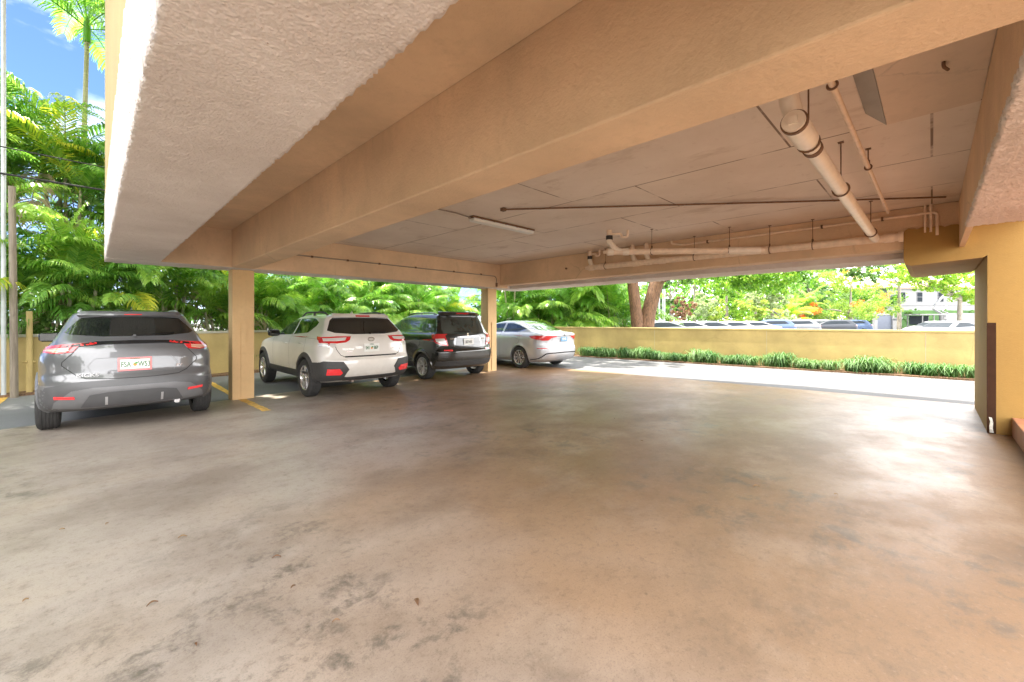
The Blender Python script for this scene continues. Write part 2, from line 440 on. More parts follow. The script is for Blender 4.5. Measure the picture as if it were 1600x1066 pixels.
def m_leaf(name, cols, trans=.35, rough=.45, nscale=.8):
    m, n, l, b = newmat(name)
    geo = n.new('ShaderNodeNewGeometry'); oi = n.new('ShaderNodeObjectInfo')
    f = noise(n, l, nscale, 3, .6, geo.outputs['Position'])
    ri = n.new('ShaderNodeMath'); ri.operation = 'MULTIPLY_ADD'; ri.inputs[1].default_value = .5; ri.inputs[2].default_value = -.25
    l.new(oi.outputs['Random'], ri.inputs[0])
    r2 = n.new('ShaderNodeMath'); r2.operation = 'MULTIPLY_ADD'; r2.inputs[1].default_value = .55; l.new(geo.outputs['Random Per Island'], r2.inputs[0]); l.new(ri.outputs[0], r2.inputs[2])
    ad = n.new('ShaderNodeMath'); ad.operation = 'ADD'; l.new(f, ad.inputs[0]); l.new(r2.outputs[0], ad.inputs[1])
    k = len(cols)
    c = ramp(n, l, ad.outputs[0], [(.25 + .8 * i / (k - 1), cc) for i, cc in enumerate(cols)])
    l.new(c, b.inputs['Base Color']); b.inputs['Roughness'].default_value = rough; b.inputs['Specular IOR Level'].default_value = .4
    tr = n.new('ShaderNodeBsdfTranslucent')
    tc = mix(n, l, c, (.9, 1.0, .25), .45, 'MULTIPLY'); tc2 = mix(n, l, tc, tc, 1.0, 'ADD'); l.new(tc2, tr.inputs[0])
    ms = n.new('ShaderNodeMixShader'); ms.inputs[0].default_value = trans
    out = n['Material Output']; l.new(b.outputs[0], ms.inputs[1]); l.new(tr.outputs[0], ms.inputs[2]); l.new(ms.outputs[0], out.inputs[0])
    return m
M['frond'] = m_leaf('palm_frond_green', [(.05, .13, .022), (.09, .22, .035), (.15, .31, .05), (.25, .39, .07)], .42, .33, .6)
M['leaf_canopy'] = m_leaf('translucent_canopy_leaf', [(.10, .16, .05), (.16, .25, .08), (.24, .34, .12)], .55)  # paler, more translucent leaf so the added canopies pass some light
M['frond_yellow'] = m_leaf('palm_frond_yellow', [(.09, .22, .03), (.24, .36, .04), (.48, .46, .05)], .42, .4, 1.5)
M['frond_dry'] = m_leaf('palm_frond_dry', [(.3, .22, .13), (.42, .34, .24)], .2, .7, 2)
M['leaf_bright'] = m_leaf('bright_broad_leaf', [(.05, .13, .015), (.09, .21, .02), (.15, .3, .03), (.26, .36, .05)], .4)
M['leaf_mid'] = m_leaf('mid_green_leaf', [(.035, .09, .02), (.07, .15, .03), (.13, .22, .05)], .35)
M['leaf_dark'] = m_leaf('dark_green_leaf', [(.02, .06, .015), (.045, .12, .028), (.09, .19, .04)], .35)
M['leaf_lime'] = m_leaf('lime_yellow_leaf', [(.09, .18, .03), (.17, .27, .045), (.30, .34, .07)], .4)
M['leaf_grey'] = m_leaf('sage_leaf', [(.12, .18, .08), (.2, .27, .13), (.3, .36, .2)], .3)
M['leaf_brown'] = m_leaf('russet_leaf', [(.09, .05, .03), (.17, .09, .05), (.24, .15, .08)], .25)
M['flower'] = m_leaf('orange_red_flower', [(.6, .1, .02), (.75, .2, .04)], .2)
M['strap'] = m_leaf('strappy_border_leaf', [(.02, .075, .015), (.045, .13, .025), (.08, .17, .045), (.12, .21, .07)], .2, .6, 2)
def m_bark(name, c1, c2, s=(7, 7, 1.6), b_=.9):
    m, n, l, b = newmat(name)
    v = mapped(n, l, scale=s)
    f = noise(n, l, 2.2, 7, .7, v, 1.2)
    l.new(ramp(n, l, f, [(.3, c1), (.62, c2)]), b.inputs['Base Color']); b.inputs['Roughness'].default_value = .9
    bump(n, l, b, f, b_, .04); return m
M['bark'] = m_bark('furrowed_orange_bark', (.035, .02, .012), (.19, .105, .06))
M['bark_grey'] = m_bark('grey_branch_bark', (.12, .10, .08), (.32, .28, .23))
M['cane'] = m_bark('ringed_palm_cane', (.16, .17, .08), (.36, .34, .22), (1.5, 1.5, 14), .4)
M['wood_pole'] = m_bark('weathered_pole_wood', (.10, .08, .06), (.27, .23, .18), (14, 14, .6), .6)
M['grey_pole'] = m_plain('pale_grey_pole', (.42, .45, .46), .5, .2)
M['cable'] = m_plain('black_cable', (.02, .02, .02), .6)
# ================================================================== SETTING
g = MB().prism([(-300, -300), (400, -300), (400, 400), (-300, 400)], -.30, -.045).build('ground', M['asphalt_lot']); tag(g, kind='structure')
# stalls and drive at building level
g = MB().prism([(-14, -8), (15.1, -8), (13.9, 15.9), (13.3, 15.9), (-14, 9.6)], -.04, -.012).build('parking_apron', M['asphalt']); tag(g, kind='structure')
g = MB().prism([(9.6, -8), (14.98, -8), (13.55, 15.0), (12.2, 14.6), (11.2, 10.6), (9.5, 9.0)], -.04, -.006).build('driveway', M['drive']); tag(g, kind='structure')
def eY(x): return 8.52 + .142 * (x + .84)
g = MB().prism([(-14, -8), (10.9, -8), (10.46, -.5), (10.2, 3.7), (9.98, 7.69), (9.9, eY(9.9)), (-14, eY(-14))], -.2, 0.0).build('floor', M['floor']); tag(g, kind='structure')
g = MB().prism([(13.75, 10.0), (14.8, -.7), (15.35, -6), (15.9, -6), (15.45, -.7), (14.4, 10.0), (13.9, 15.9), (13.3, 15.2)], -.03, .03).build('mulch_bed', M['soil']); tag(g, kind='structure')
g = MB().prism([(-14, 9.2), (13.9, 15.6), (13.9, 16.0), (-14, 9.6)], -.03, .035).build('litter_strip', M['soil']); tag(g, kind='structure')
g = MB().prism([(-16, 9.7), (14.0, 16.5), (22, 24), (-16, 40)], -.04, .02).build('planting_bed', M['soil']); tag(g, kind='structure')

# worn painted lines
def wob_quad(pts, z0, z1, n=14, j=.012):
    (ax, ay), (bx, by), (cx, cy), (dx, dy) = pts
    top = []; bot = []
    for i in range(n + 1):
        t = i / n
        top.append((ax + (bx-ax)*t + random.uniform(-j, j), ay + (by-ay)*t + random.uniform(-j, j)))
        bot.append((dx + (cx-dx)*t + random.uniform(-j, j), dy + (cy-dy)*t + random.uniform(-j, j)))
    m = MB()
    for i in range(n):
        m.prism([top[i], top[i+1], bot[i+1], bot[i]], z0, z1)
    return m
l1 = wob_quad([(1.85, 8.78), (1.88, 7.36), (1.99, 7.38), (1.97, 8.75)], .001, .004).build('painted_line', M['line_yellow']); tag(l1, kind='structure')
l2 = wob_quad([(1.85, 9.15), (1.88, 12.9), (1.99, 12.9), (1.97, 9.15)], -.010, -.007).build('painted_line', M['line_yellow']); tag(l2, kind='structure')
l3 = wob_quad([(-1.22, 9.0), (-1.22, 12.2), (-1.11, 12.2), (-1.11, 9.1)], -.010, -.007).build('painted_line', M['line_yellow']); tag(l3, kind='structure')
l4 = wob_quad([(5.0, 9.8), (5.0, 13.6), (5.11, 13.6), (5.11, 9.8)], -.010, -.007).build('painted_line', M['line_yellow']); tag(l4, kind='structure')

# ================================================================== THE BUILDING
bld = empty('apartment_building', (4.6, 4.1, 0))
tag(bld, 'apartment building on pillars whose tan concrete underside roofs the parking floor', 'building')
def part(mb, name, mat, parent=bld, **k):
    o = mb.build(name, mat, None, **k)
    o.parent = parent; o.matrix_parent_inverse = Matrix.Translation(parent.location).inverted() if parent.rotation_euler.z == 0 else parent.matrix_world.inverted()
    return o
part(MB().box(.14, 9.18, -.88, 9.08, 3.28, 24), 'upper_wall', M['upper_yellow'])
part(MB().box(.76, 8.42, -.28, 8.55, 2.975, 3.27), 'ceiling', M['ceiling'])
part(MB().box(.76, 1.688, -.245, 8.474, 2.962, 2.974), 'ceiling', M['tan'])
def rough_box(x0, x1, y0, y1, z0, z1, step, amp):
    """box whose lower face and long edges are really rough (pebble dash)"""
    nx = max(2, int((x1-x0)/step)); ny = max(2, int((y1-y0)/step))
    xs = np.linspace(x0, x1, nx+1); ys = np.linspace(y0, y1, ny+1)
    V = np.zeros((nx+1, ny+1, 3)); V[:,:,0] = xs[:,None]; V[:,:,1] = ys[None,:]; V[:,:,2] = z0
    rz = rng.random((nx+1, ny+1)); rz = np.where(rz > .55, rz - .4, 0) * amp * 1.6
    V[:,:,2] -= rz
    V[0,:,0] += (rng.random(ny+1)-.5)*amp*1.6; V[-1,:,0] += (rng.random(ny+1)-.5)*amp*1.6
    V[:,0,1] += (rng.random(nx+1)-.5)*amp*1.6; V[:,-1,1] += (rng.random(nx+1)-.5)*amp*1.6
    idx = np.arange((nx+1)*(ny+1)).reshape(nx+1, ny+1)
    F = [np.stack([idx[:-1,:-1], idx[:-1,1:], idx[1:,1:], idx[1:,:-1]], -1).reshape(-1,4)]
    verts = [V.reshape(-1,3)]; off = V.shape[0]*V.shape[1]
    loops = [idx[:,0], idx[-1,:], idx[::-1,-1], idx[0,::-1]]
    ring = np.concatenate([q[:-1] for q in loops])
    up = V.reshape(-1,3)[ring].copy(); 
    levels = max(2, int((z1-z0)/(step*3)))
    prev = ring; P0 = up.copy()
    for k in range(1, levels+1):
        P = P0.copy(); P[:,2] = z0 + (z1-z0)*k/levels
        if k < levels: P += (rng.random(P.shape)-.5)*amp*.7
        verts.append(P); cur = off + np.arange(len(ring)); off += len(ring)
        F.append(np.stack([prev, np.roll(prev,-1), np.roll(cur,-1), cur], -1)); prev = cur
    return np.concatenate(verts), np.concatenate(F)
def rough_part(name, boxes, mat):
    Vs, Fs, o = [], [], 0
    for bx in boxes:
        v, f = rough_box(*bx); Vs.append(v); Fs.append(f + o); o += len(v)
    ob = mesh_np(name, np.concatenate(Vs), np.concatenate(Fs), mat)
    ob.parent = bld; ob.matrix_parent_inverse = Matrix.Translation(bld.location).inverted(); return ob
o = rough_part('side_fascia', [(.14, .75, -.22, 8.45, 2.33, 3.275, .02, .008)], M['pebble'])
o['label'] = 'wide pebble dashed fascia over the open left side'
rough_part('rear_fascia', [(.14, 9.2, 8.53, 9.1, 2.33, 3.275, .035, .010)], M['pebble'])
rough_part('end_fascia', [(8.44, 9.2, -.22, 8.53, 2.33, 3.275, .035, .010)], M['pebble'])
o = rough_part('front_fascia', [(-.4, 6.05, -.88, -.305, 2.37, 3.275, .02, .011), (-.4, 6.05, -.88, -.235, 2.33, 2.365, .016, .011)], M['pebble'])
o['label'] = 'pale pebble dashed fascia at the right edge'
part(MB().box(.755, 8.3, 8.475, 8.527, 2.333, 2.97), 'edge_beam', M['tan'])
part(MB().box(1.69, 2.04, -.26, 8.47, 2.33, 2.972), 'cross_beam', M['tan'], bevel=.012)
part(MB().box(8.0, 8.33, -.275, 8.47, 2.40, 2.972), 'cross_beam', M['tan'], bevel=.01)
part(MB().box(.75, 8.44, -.30, -.25, 2.368, 2.97), 'edge_beam', M['tan'])
part(MB().box(6.06, 8.44, -.87, -.302, 2.70, 3.25), 'edge_beam', M['tan'])
part(MB().box(8.332, 8.438, -.2, 8.5, 2.62, 3.2), 'edge_beam', M['tan'])
# flat dark patch on the ceiling and lowered smooth plaster beside it
part(MB().prism([(2.05, .36), (2.05, .262), (4.48, .256), (4.12, .354)], 2.966, 2.973), 'ceiling_patch', M['conduit'])
part(MB().prism([(2.05, .258), (2.05, -.245), (4.46, -.245), (4.48, .252)], 2.967, 2.973), 'ceiling_patch', M['ceil_plaster'])
# pillars: chamfered board-formed columns with an added pilaster strip
for i, x in enumerate((1.76, 7.84)):
    w = .345 if i == 0 else .33
    p = part(MB().box(x, x + w, 8.79, 9.095, -.02, 2.332), 'pillar', M['pillar'], bevel=.012)
    m = MB().box(x + .13, x + .215, 8.772, 8.789, .02, 1.38)
    q = m.build('patched_strip', M['pillar']); q.parent = p
# end wall with its thick haunch
hv = [(-6, 0), (-.494, 0), (-.494, 2.235), (-.46, 2.21), (.20, 2.165), (.262, 2.19), (.276, 2.25), (.276, 2.62)]
top = []
k = 40
for i in range(k + 1):
    y = .255 - (.255 + .9) * i / k
    top.append((y, 2.672 + .010 * math.sin(i * 1.3) + random.uniform(-.006, .006) - .02 * (i / k)))
prof = hv + top + [(-6, 2.64)]
n = len(prof)
m = MB().add([(7.95, y, z) for y, z in prof] + [(10.2, y, z) for y, z in prof],
             [tuple(range(n)), tuple(range(n, 2*n))[::-1]] + [(i, (i+1) % n, n + (i+1) % n, n + i) for i in range(n)])
part(m, 'end_wall', M['yellow'])
gm = part(MB().box(7.938, 7.949, -.565, -.494, .004, 1.385).box(7.938, 7.962, -.4935, -.489, .004, 1.385), 'corner_guard', M['dark_guard'])
q = MB()
prv = [(-.545, .012), (-.512, .012), (-.508, .09), (-.515, .15), (-.505, .205), (-.53, .2), (-.541, .14), (-.537, .07)]
q.add([(7.9365, y, z) for y, z in prv] + [(7.9378, y, z) for y, z in prv], [tuple(range(8)), tuple(range(8, 16))[::-1]] + [(i, (i+1) % 8, 8 + (i+1) % 8, 8+i) for i in range(8)])
q = q.build('chipped_spot', M['raw_white']); q.parent = gm

st = MB().box(3.5, 7.94, -3.2, -.69, 0, .227).build('entry_step', M['terracotta'], bevel=.008)
tag(st, 'raised terracotta tiled step at the foot of the yellow end wall', 'step')

# ------------------------------------------------------------------ boundary walls
def wall_line(name, a, b, h, th, mat, label, capmat=None, nseg=60):
    a = Vector((*a, 0)); b = Vector((*b, 0)); L = (b - a).length; d = (b - a).normalized(); nn = Vector((-d.y, d.x, 0))
    root = empty(name, (*(a + b).xy / 2, 0) if False else ((a.x + b.x)/2, (a.y + b.y)/2, 0)); tag(root, label, 'wall')
    inv = Matrix.Translation(root.location).inverted()
    m = MB(); m.obox((a + b)/2 + nn * th/2 + Vector((0,0,h/2 - .05)), d * L/2, nn * th/2, Vector((0,0,h/2 + .05 - .03)))
    o = m.build('wall_panel', mat); o.parent = root; o.matrix_parent_inverse = inv
    m = MB(); m.obox((a + b)/2 + nn * th/2 + Vector((0,0,h - .03)), d * (L/2), nn * (th/2 + .02), Vector((0,0,.03)))
    o = m.build('coping', capmat or mat, bevel=.008); o.parent = root; o.matrix_parent_inverse = inv
    # movement joints
    m = MB(); s = 1.5
    while s < L:
        p = a + d * s - nn * .002
        m.obox(p + Vector((0,0,h/2-.03)), d * .004, nn * .002, Vector((0,0,h/2-.04))); s += 3.6
    o = m.build('joint', M['cap']); o.parent = root; o.matrix_parent_inverse = inv
    return root
wall_line('boundary_wall', (-16, 12.57 - .229*14.91), (14.15, 12.57 + .229*15.24), 1.15, .2, M['pale_yellow'], 'low pale yellow wall with grey coping behind the parked cars', M['cap'])
wall_line('boundary_wall', (14.0, 14.2+1.75), (16.15, -8), 1.17, .2, M['pale_yellow'], 'long sunlit yellow wall across the driveway with border plants at its foot')

# ================================================================== PIPES UNDER THE CEILING
def pthing(name, loc, label, cat, group=None):
    e = empty(name, loc); tag(e, label, cat, group); return e
def pp(mb, name, mat, root, **k):
    o = mb.build(name, mat, None, **k); o.parent = root; o.matrix_parent_inverse = Matrix.Translation(root.location).inverted(); return o
CZ = 2.974
def zp(y): return 2.567 + .0068 * (y - .56)
def hanger(root, x, y, z, r, axis='Y'):
    m = MB().tube([(x, y, z + r), (x, y, CZ)], .005, 6)
    m.box(x-.02, x+.02, y-.02, y+.02, CZ-.006, CZ)
    pts = []
    for i in range(17):
        a = 2*math.pi*i/16; ro = r + .006
        pts.append((x + math.cos(a)*ro, y, z + math.sin(a)*ro) if axis == 'Y' else (x, y + math.cos(a)*ro, z + math.sin(a)*ro))
    m.tube(pts, .007, 6, cap=False)
    m.tube([(x, y, z + r + .012), (x, y, z + r + .045)], .013, 8)
    return pp(m, 'hanger', M['rust'], root)
def coupling(root, p, d, r, L, mat, name='coupling'):
    p = Vector(p); d = Vector(d).normalized()
    return pp(MB().tube([p - d*L/2, p + d*L/2], r, 20), name, mat, root, smooth=True)
XM = 7.86
main = pthing('drain_pipe', (XM, 2.9, 2.57), 'long tan drain pipe hung along the far beam below the ceiling', 'pipe')
pp(MB().tube([(XM, 5.43, zp(5.43)), (XM, .28, zp(.28))], .056, 20), 'pipe_run', M['tan_pipe'], main, smooth=True)
for y in (5.36, 5.08, 4.28, 4.0, 3.72, 1.95, .42): coupling(main, (XM, y, zp(y)), (0,1,0), .066, .11, M['tan_pipe'])
coupling(main, (XM, .30, zp(.3)), (0,1,0), .073, .05, M['tan_pipe'])
for y in (5.0, 3.1, 1.88, 1.30): hanger(main, XM, y, zp(y), .056)
pp(MB().tube([(XM, 5.44, zp(5.4)), (XM, 5.50, zp(5.4))], .04, 12), 'cleanout_plug', M['tan_pipe'], main, smooth=True)
def drop(root, x, y, top=CZ, side=(0, -1), trap=True, zt=None):
    z = zp(y) if zt is None else zt
    sx, sy = side
    pts = bend([(x, y, z), (x - sx*.14, y - sy*.14, z + .02), (x - sx*.20, y - sy*.20, z + .16), (x - sx*.20, y - sy*.20, z + .20)], .1, 5)
    pp(MB().tube(pts, .046, 16), 'elbow', M['white_paint'], root, smooth=True)
    qx, qy = x - sx*.20, y - sy*.20
    pp(MB().tube([(qx, qy, z + .19), (qx, qy, z + .26)], .054, 16), 'rubber_sleeve', M['rubber'], root, smooth=True)
    pp(MB().tube([(qx, qy, z + .25), (qx, qy, top)], .042, 16), 'riser', M['tan_pipe'], root, smooth=True)
    if trap:
        tp = bend([(qx, qy, z + .30), (qx, qy - .16, z + .30), (qx, qy - .16, z + .24), (qx, qy - .25, z + .24), (qx, qy - .25, top)], .045, 5)
        pp(MB().tube(tp, .019, 10), 'trap', M['tan_pipe'], root, smooth=True)
drop(main, XM, 5.2); drop(main, XM, 4.15, trap=False); drop(main, XM, 3.85, trap=False)

br = pthing('drain_pipe', (7.0, 3.0, 2.6), 'slanting cream drain branch running from the trap elbow to the main pipe', 'pipe')
A = Vector((6.29, 3.97, 2.6)); B = Vector((XM, 1.93, zp(1.93)))
dv = (B - A).normalized()
pp(MB().tube([A, B], .05, 20), 'pipe_run', M['tan_pipe'], br, smooth=True)
for s in (.06, .32): coupling(br, A + dv*s, dv, .06, .1, M['white_paint'])
coupling(br, A + dv*((B-A).length - .35), dv, .06, .5, M['white_paint'])
pp(MB().tube([A - dv*.06, A], .03, 12), 'cleanout_plug', M['tan_pipe'], br, smooth=True)
q = A + dv * .28
pts = bend([q, q - dv*.12 + Vector((0,0,.03)), q - dv*.24 + Vector((0,0,.17)), q - dv*.24 + Vector((0,0,.22))], .1, 6)
pp(MB().tube(pts, .05, 16), 'elbow', M['white_paint'], br, smooth=True)
e = pts[-1]
pp(MB().tube([e - Vector((0,0,.01)), e + Vector((0,0,.06))], .058, 16), 'rubber_sleeve', M['rubber'], br, smooth=True)
pp(MB().tube([e + Vector((0,0,.05)), (e.x, e.y, CZ)], .046, 16), 'riser', M['tan_pipe'], br, smooth=True)
pp(MB().tube(bend([e + Vector((0,0,.09)), e + Vector((.13,-.16,.09)), e + Vector((.13,-.16,.03)), e + Vector((.20,-.24,.03)), Vector((e.x+.20, e.y-.24, CZ))], .045, 5), .02, 10), 'trap', M['tan_pipe'], br, smooth=True)
h = A + dv * .75; hanger(br, h.x, h.y, h.z, .05)
h = A + dv * 2.0; hanger(br, h.x, h.y, h.z, .05)

big = pthing('drain_pipe', (5.3, .565, 2.56), 'glossy cream drain pipe with a round cleanout cap running from the near beam', 'pipe')
YB = .565
pp(MB().tube([(2.98, YB, 2.557), (XM - .02, YB, 2.566)], .052, 24), 'pipe_run', M['white_paint'], big, smooth=True)
pp(MB().tube([(2.90, YB, 2.557), (3.22, YB, 2.557)], .066, 24), 'wye_fitting', M['white_paint'], big, smooth=True)
pp(MB().tube([(2.875, YB, 2.557), (2.90, YB, 2.557)], .07, 24), 'cleanout_rim', M['rust'], big, smooth=True)
pp(MB().tube([(2.855, YB, 2.557), (2.8755, YB, 2.557)], .06, 24).box(2.835, 2.856, YB-.022, YB+.022, 2.535, 2.579), 'cleanout_cap', M['white_paint'], big)
pp(MB().tube(bend([(3.18, YB, 2.557), (3.06, YB + .03, 2.64), (2.97, YB + .05, 2.76), (2.97, YB + .05, CZ)], .12, 6), .053, 20), 'elbow', M['white_paint'], big, smooth=True)
for x in (3.28, 4.65, 7.2): hanger(big, x, YB, 2.557 + .0018*(x-2.9), .054, 'X')
coupling(big, (3.40, YB, 2.558), (1,0,0), .058, .06, M['rust'], 'clamp')

w1 = pthing('water_pipe', (5.2, .41, 2.8), 'thin tan water pipe slanting beside the glossy cream drain pipe', 'pipe')
pp(MB().tube(bend([(2.93, .41, CZ), (2.93, .41, 2.775), (7.45, .41, 2.842)], .05), .018, 10), 'pipe_run', M['tan_pipe'], w1, smooth=True)
for x in (5.0, 3.05): hanger(w1, x, .41, 2.775 + .0148*(x-2.93), .018, 'X')
w2 = pthing('water_pipe', (5.7, 2.1, 2.94), 'long thin rusty pipe crossing the ceiling diagonally', 'pipe')
pp(MB().tube([(4.03, 4.2, 2.952), (6.34, 1.33, 2.945), (7.42, -.12, 2.93)], .012, 8), 'pipe_run', M['rust'], w2, smooth=True)
pp(MB().box(4.0, 4.06, 4.17, 4.23, 2.93, CZ), 'end_bracket', M['rust'], w2)
w3 = pthing('water_pipe', (7.95, 1.9, 2.9), 'tan water line fixed along the top of the far beam', 'pipe')
pp(MB().tube(bend([(7.9, 3.55, 2.97), (7.9, 3.55, 2.90), (7.96, 3.35, 2.86), (7.96, -.05, 2.86), (7.96, -.05, 2.55)], .05), .019, 10), 'pipe_run', M['tan_pipe'], w3, smooth=True)
for y in (2.9, 1.2, .5): pp(MB().box(7.93, 7.998, y-.012, y+.012, 2.835, 2.885), 'clip', M['rust'], w3)
w4 = pthing('water_pipe', (7.96, .07, 2.8), 'pair of upright tan pipes above the yellow haunch', 'pipe')
pp(MB().tube([(7.96, .065, CZ), (7.96, .065, 2.6)], .014, 8), 'riser', M['tan_pipe'], w4, smooth=True)
pp(MB().tube([(7.96, .01, CZ), (7.96, .01, 2.6)], .017, 8), 'riser', M['tan_pipe'], w4, smooth=True)
c1 = pthing('conduit', (4.9, 8.45, 2.65), 'thin grey conduit clipped along the rear beam and down to the far pillar', 'conduit')
pp(MB().tube(bend([(2.05, 8.46, 2.655), (7.80, 8.46, 2.64), (7.86, 8.46, 2.58), (7.86, 8.46, 2.34)], .05), .011, 8), 'conduit_run', M['conduit'], c1, smooth=True)
for x in (3.0, 3.7, 4.4, 5.3, 6.4, 7.3): pp(MB().box(x-.02, x+.02, 8.444, 8.472, 2.632, 2.668), 'clip', M['rust'], c1)
pp(MB().box(7.835, 7.885, 8.44, 8.472, 2.36, 2.46), 'junction_box', M['rust'], c1)
c2 = pthing('conduit', (3.0, 4.83, 2.96), 'short grey conduit feeding the ceiling tube light', 'conduit')
pp(MB().tube(bend([(2.04, 4.83, 2.955), (3.4, 4.83, 2.955), (3.7, 4.85, 2.965), (3.98, 4.85, 2.945)], .05), .010, 8), 'conduit_run', M['conduit'], c2, smooth=True)

li = pthing('tube_light', (4.66, 4.85, CZ), 'long white fluorescent tube light fixed to the ceiling, unlit', 'light')
pp(MB().box(3.98, 5.34, 4.79, 4.91, 2.945, 2.972), 'housing', M['rust'], li, bevel=.004)
pp(MB().box(4.0, 5.32, 4.785, 4.915, 2.895, 2.944), 'diffuser', M['plate_white'], li, bevel=.015)
for x in (4.15, 4.4, 4.65, 4.9, 5.15): pp(MB().box(x-.012, x+.012, 4.778, 4.922, 2.935, 2.952), 'clip', M['rust'], li)
for (x, y, t) in ((5.25, .28, 'rusty hook standing out of the ceiling near the right edge'), (7.2, 5.9, 'small rusty eye bolt on the far beam')):
    hk = MB()
    if x < 6: hk.tube(bend([(3.63, -.05, 2.966), (3.63, -.05, 2.935), (3.68, -.07, 2.93)], .02), .009, 6)
    else: hk.tube([(7.99, 6.15, 2.66), (7.95, 6.15, 2.66)], .022, 8)
    o = hk.build('ceiling_hook', M['rust']); tag(o, t, 'hook')

# fallen leaves on the concrete
def gp(px, py):
    t = (px - 800)/656; d = 1.4*656/(py - 502.5); return d*(1+t)/S2, d*(1-t)/S2
for (px, py, big_) in ((238, 946, 1), (285, 841, 1), (432, 873, 1), (651, 944, 1.3), (1182, 762, 1.3), (525, 973, .7), (306, 1010, .6), (458, 919, .6), (97, 829, .6), (1306, 774, .6), (167, 820, .5), (960, 655, .7), (1003, 690, .8), (40, 940, .5)):
    x, y = gp(px, py); a = random.uniform(0, 6.28); L = .023*big_
    m = MB(); n_ = 6
    top = []
    for i in range(n_ + 1):
        t = i/n_; w = math.sin(math.pi*min(.98, t + .02))**.8 * L*.36
        zc = .004 + .010*math.sin(t*math.pi)*big_
        top.append(((t-.5)*L*2, w, zc + .006)); top.append(((t-.5)*L*2, 0, zc)); top.append(((t-.5)*L*2, -w, zc + .005))
    m.add(top, [f for i in range(n_) for f in ((i*3, i*3+1, i*3+4, i*3+3), (i*3+1, i*3+2, i*3+5, i*3+4))])
    o = m.build('fallen_leaf', M['leaf_brown']); o.location = (x, y, 0.001); o.rotation_euler = (0, 0, a)
    tag(o, 'small dry brown leaf lying on the stained concrete floor', 'leaf', 'dry leaves scattered on the concrete floor')
# ================================================================== CARS
def pchip(x, y, xi):
    x = np.asarray(x, float); y = np.asarray(y, float)
    h = np.diff(x); d = np.diff(y) / h; m = np.zeros(len(x))
    for i in range(1, len(x) - 1):
        if d[i-1] * d[i] > 0:
            w1 = 2*h[i] + h[i-1]; w2 = h[i] + 2*h[i-1]
            m[i] = (w1 + w2) / (w1 / d[i-1] + w2 / d[i])
    m[0] = d[0]; m[-1] = d[-1]
    k = np.clip(np.searchsorted(x, xi, side='right') - 1, 0, len(x) - 2)
    t = (xi - x[k]) / h[k]
    return ((2*t**3 - 3*t**2 + 1) * y[k] + (t**3 - 2*t**2 + t) * h[k] * m[k] + (-2*t**3 + 3*t**2) * y[k+1] + (t**3 - t**2) * h[k] * m[k+1])

def car_shell(rows, wb, rt, Ra, NT=150, NC=26, NS=120, flare=.02, nexp=3.0):
    """rows: z, y_rear, y_front, half width, rear corner length, front corner length.
    Built as stacked plan outlines; returns full verts/faces and keep-mask after the wheel arches are opened."""
    A = np.array(rows, float)
    s = [0]
    for i in range(1, len(A)):
        dd = A[i] - A[i-1]
        s.append(s[-1] + max(.01, math.sqrt(dd[0]**2 + (dd[1]*.8)**2 + (dd[2]*.35)**2 + dd[3]**2)))
    s = np.array(s); si = np.linspace(0, s[-1], NT)
    C = [pchip(s, A[:, j], si) for j in range(6)]
    half = []
    for k in range(NT):
        z, yr, yf, w, Lr, Lf = [c[k] for c in C]
        w = max(w, .012); L = yf - yr
        sc = min(1, .92 * L / (Lr + Lf)); Lr *= sc; Lf *= sc
        th = np.linspace(0, math.pi/2, NC)
        e = 2 / nexp
        xr = w * np.sin(th)**e; yy = yr + Lr * (1 - np.cos(th)**e)
        ys = np.linspace(yr + Lr, yf - Lf, NS)[1:-1]
        th2 = np.linspace(math.pi/2, 0, NC); e2 = 2/2.6
        xf = w * np.sin(th2)**e2; yf_ = yf - Lf * (1 - np.cos(th2)**e2)
        X = np.concatenate([xr, np.full(NS-2, w), xf]); Y = np.concatenate([yy, ys, yf_])
        # gentle barrel of the sides in plan
        X = X * (1 - .012 * np.clip((Y - wb*.5) / (wb*.9), -1, 1)**2)
        Z = np.full_like(X, z)
        for wy in (0, wb):
            r = np.hypot(Y - wy, Z - rt)
            X = X + np.where((X > w*.8), flare * np.exp(-(np.maximum(r - Ra, 0) / .07)**2) * (Z < .98), 0)
        half.append(np.stack([X, Y, Z], 1))
    Hf = np.array(half); n = Hf.shape[1]
    mir = Hf[:, ::-1][:, 1:-1].copy(); mir[:, :, 0] *= -1
    full = np.concatenate([Hf, mir], 1); N = full.shape[1]
    idx = np.arange(NT * N).reshape(NT, N)
    F = np.stack([idx[:-1], np.roll(idx[:-1], -1, 1), np.roll(idx[1:], -1, 1), idx[1:]], -1).reshape(-1, 4)
    V = full.reshape(-1, 3)
    ctr = V[F].mean(1)
    keep = np.ones(len(F), bool)
    for wy in (0, wb):
        r = np.hypot(ctr[:, 1] - wy, ctr[:, 2] - rt)
        keep &= ~((r < Ra) & (np.abs(ctr[:, 0]) > .5))
    return V, F, keep

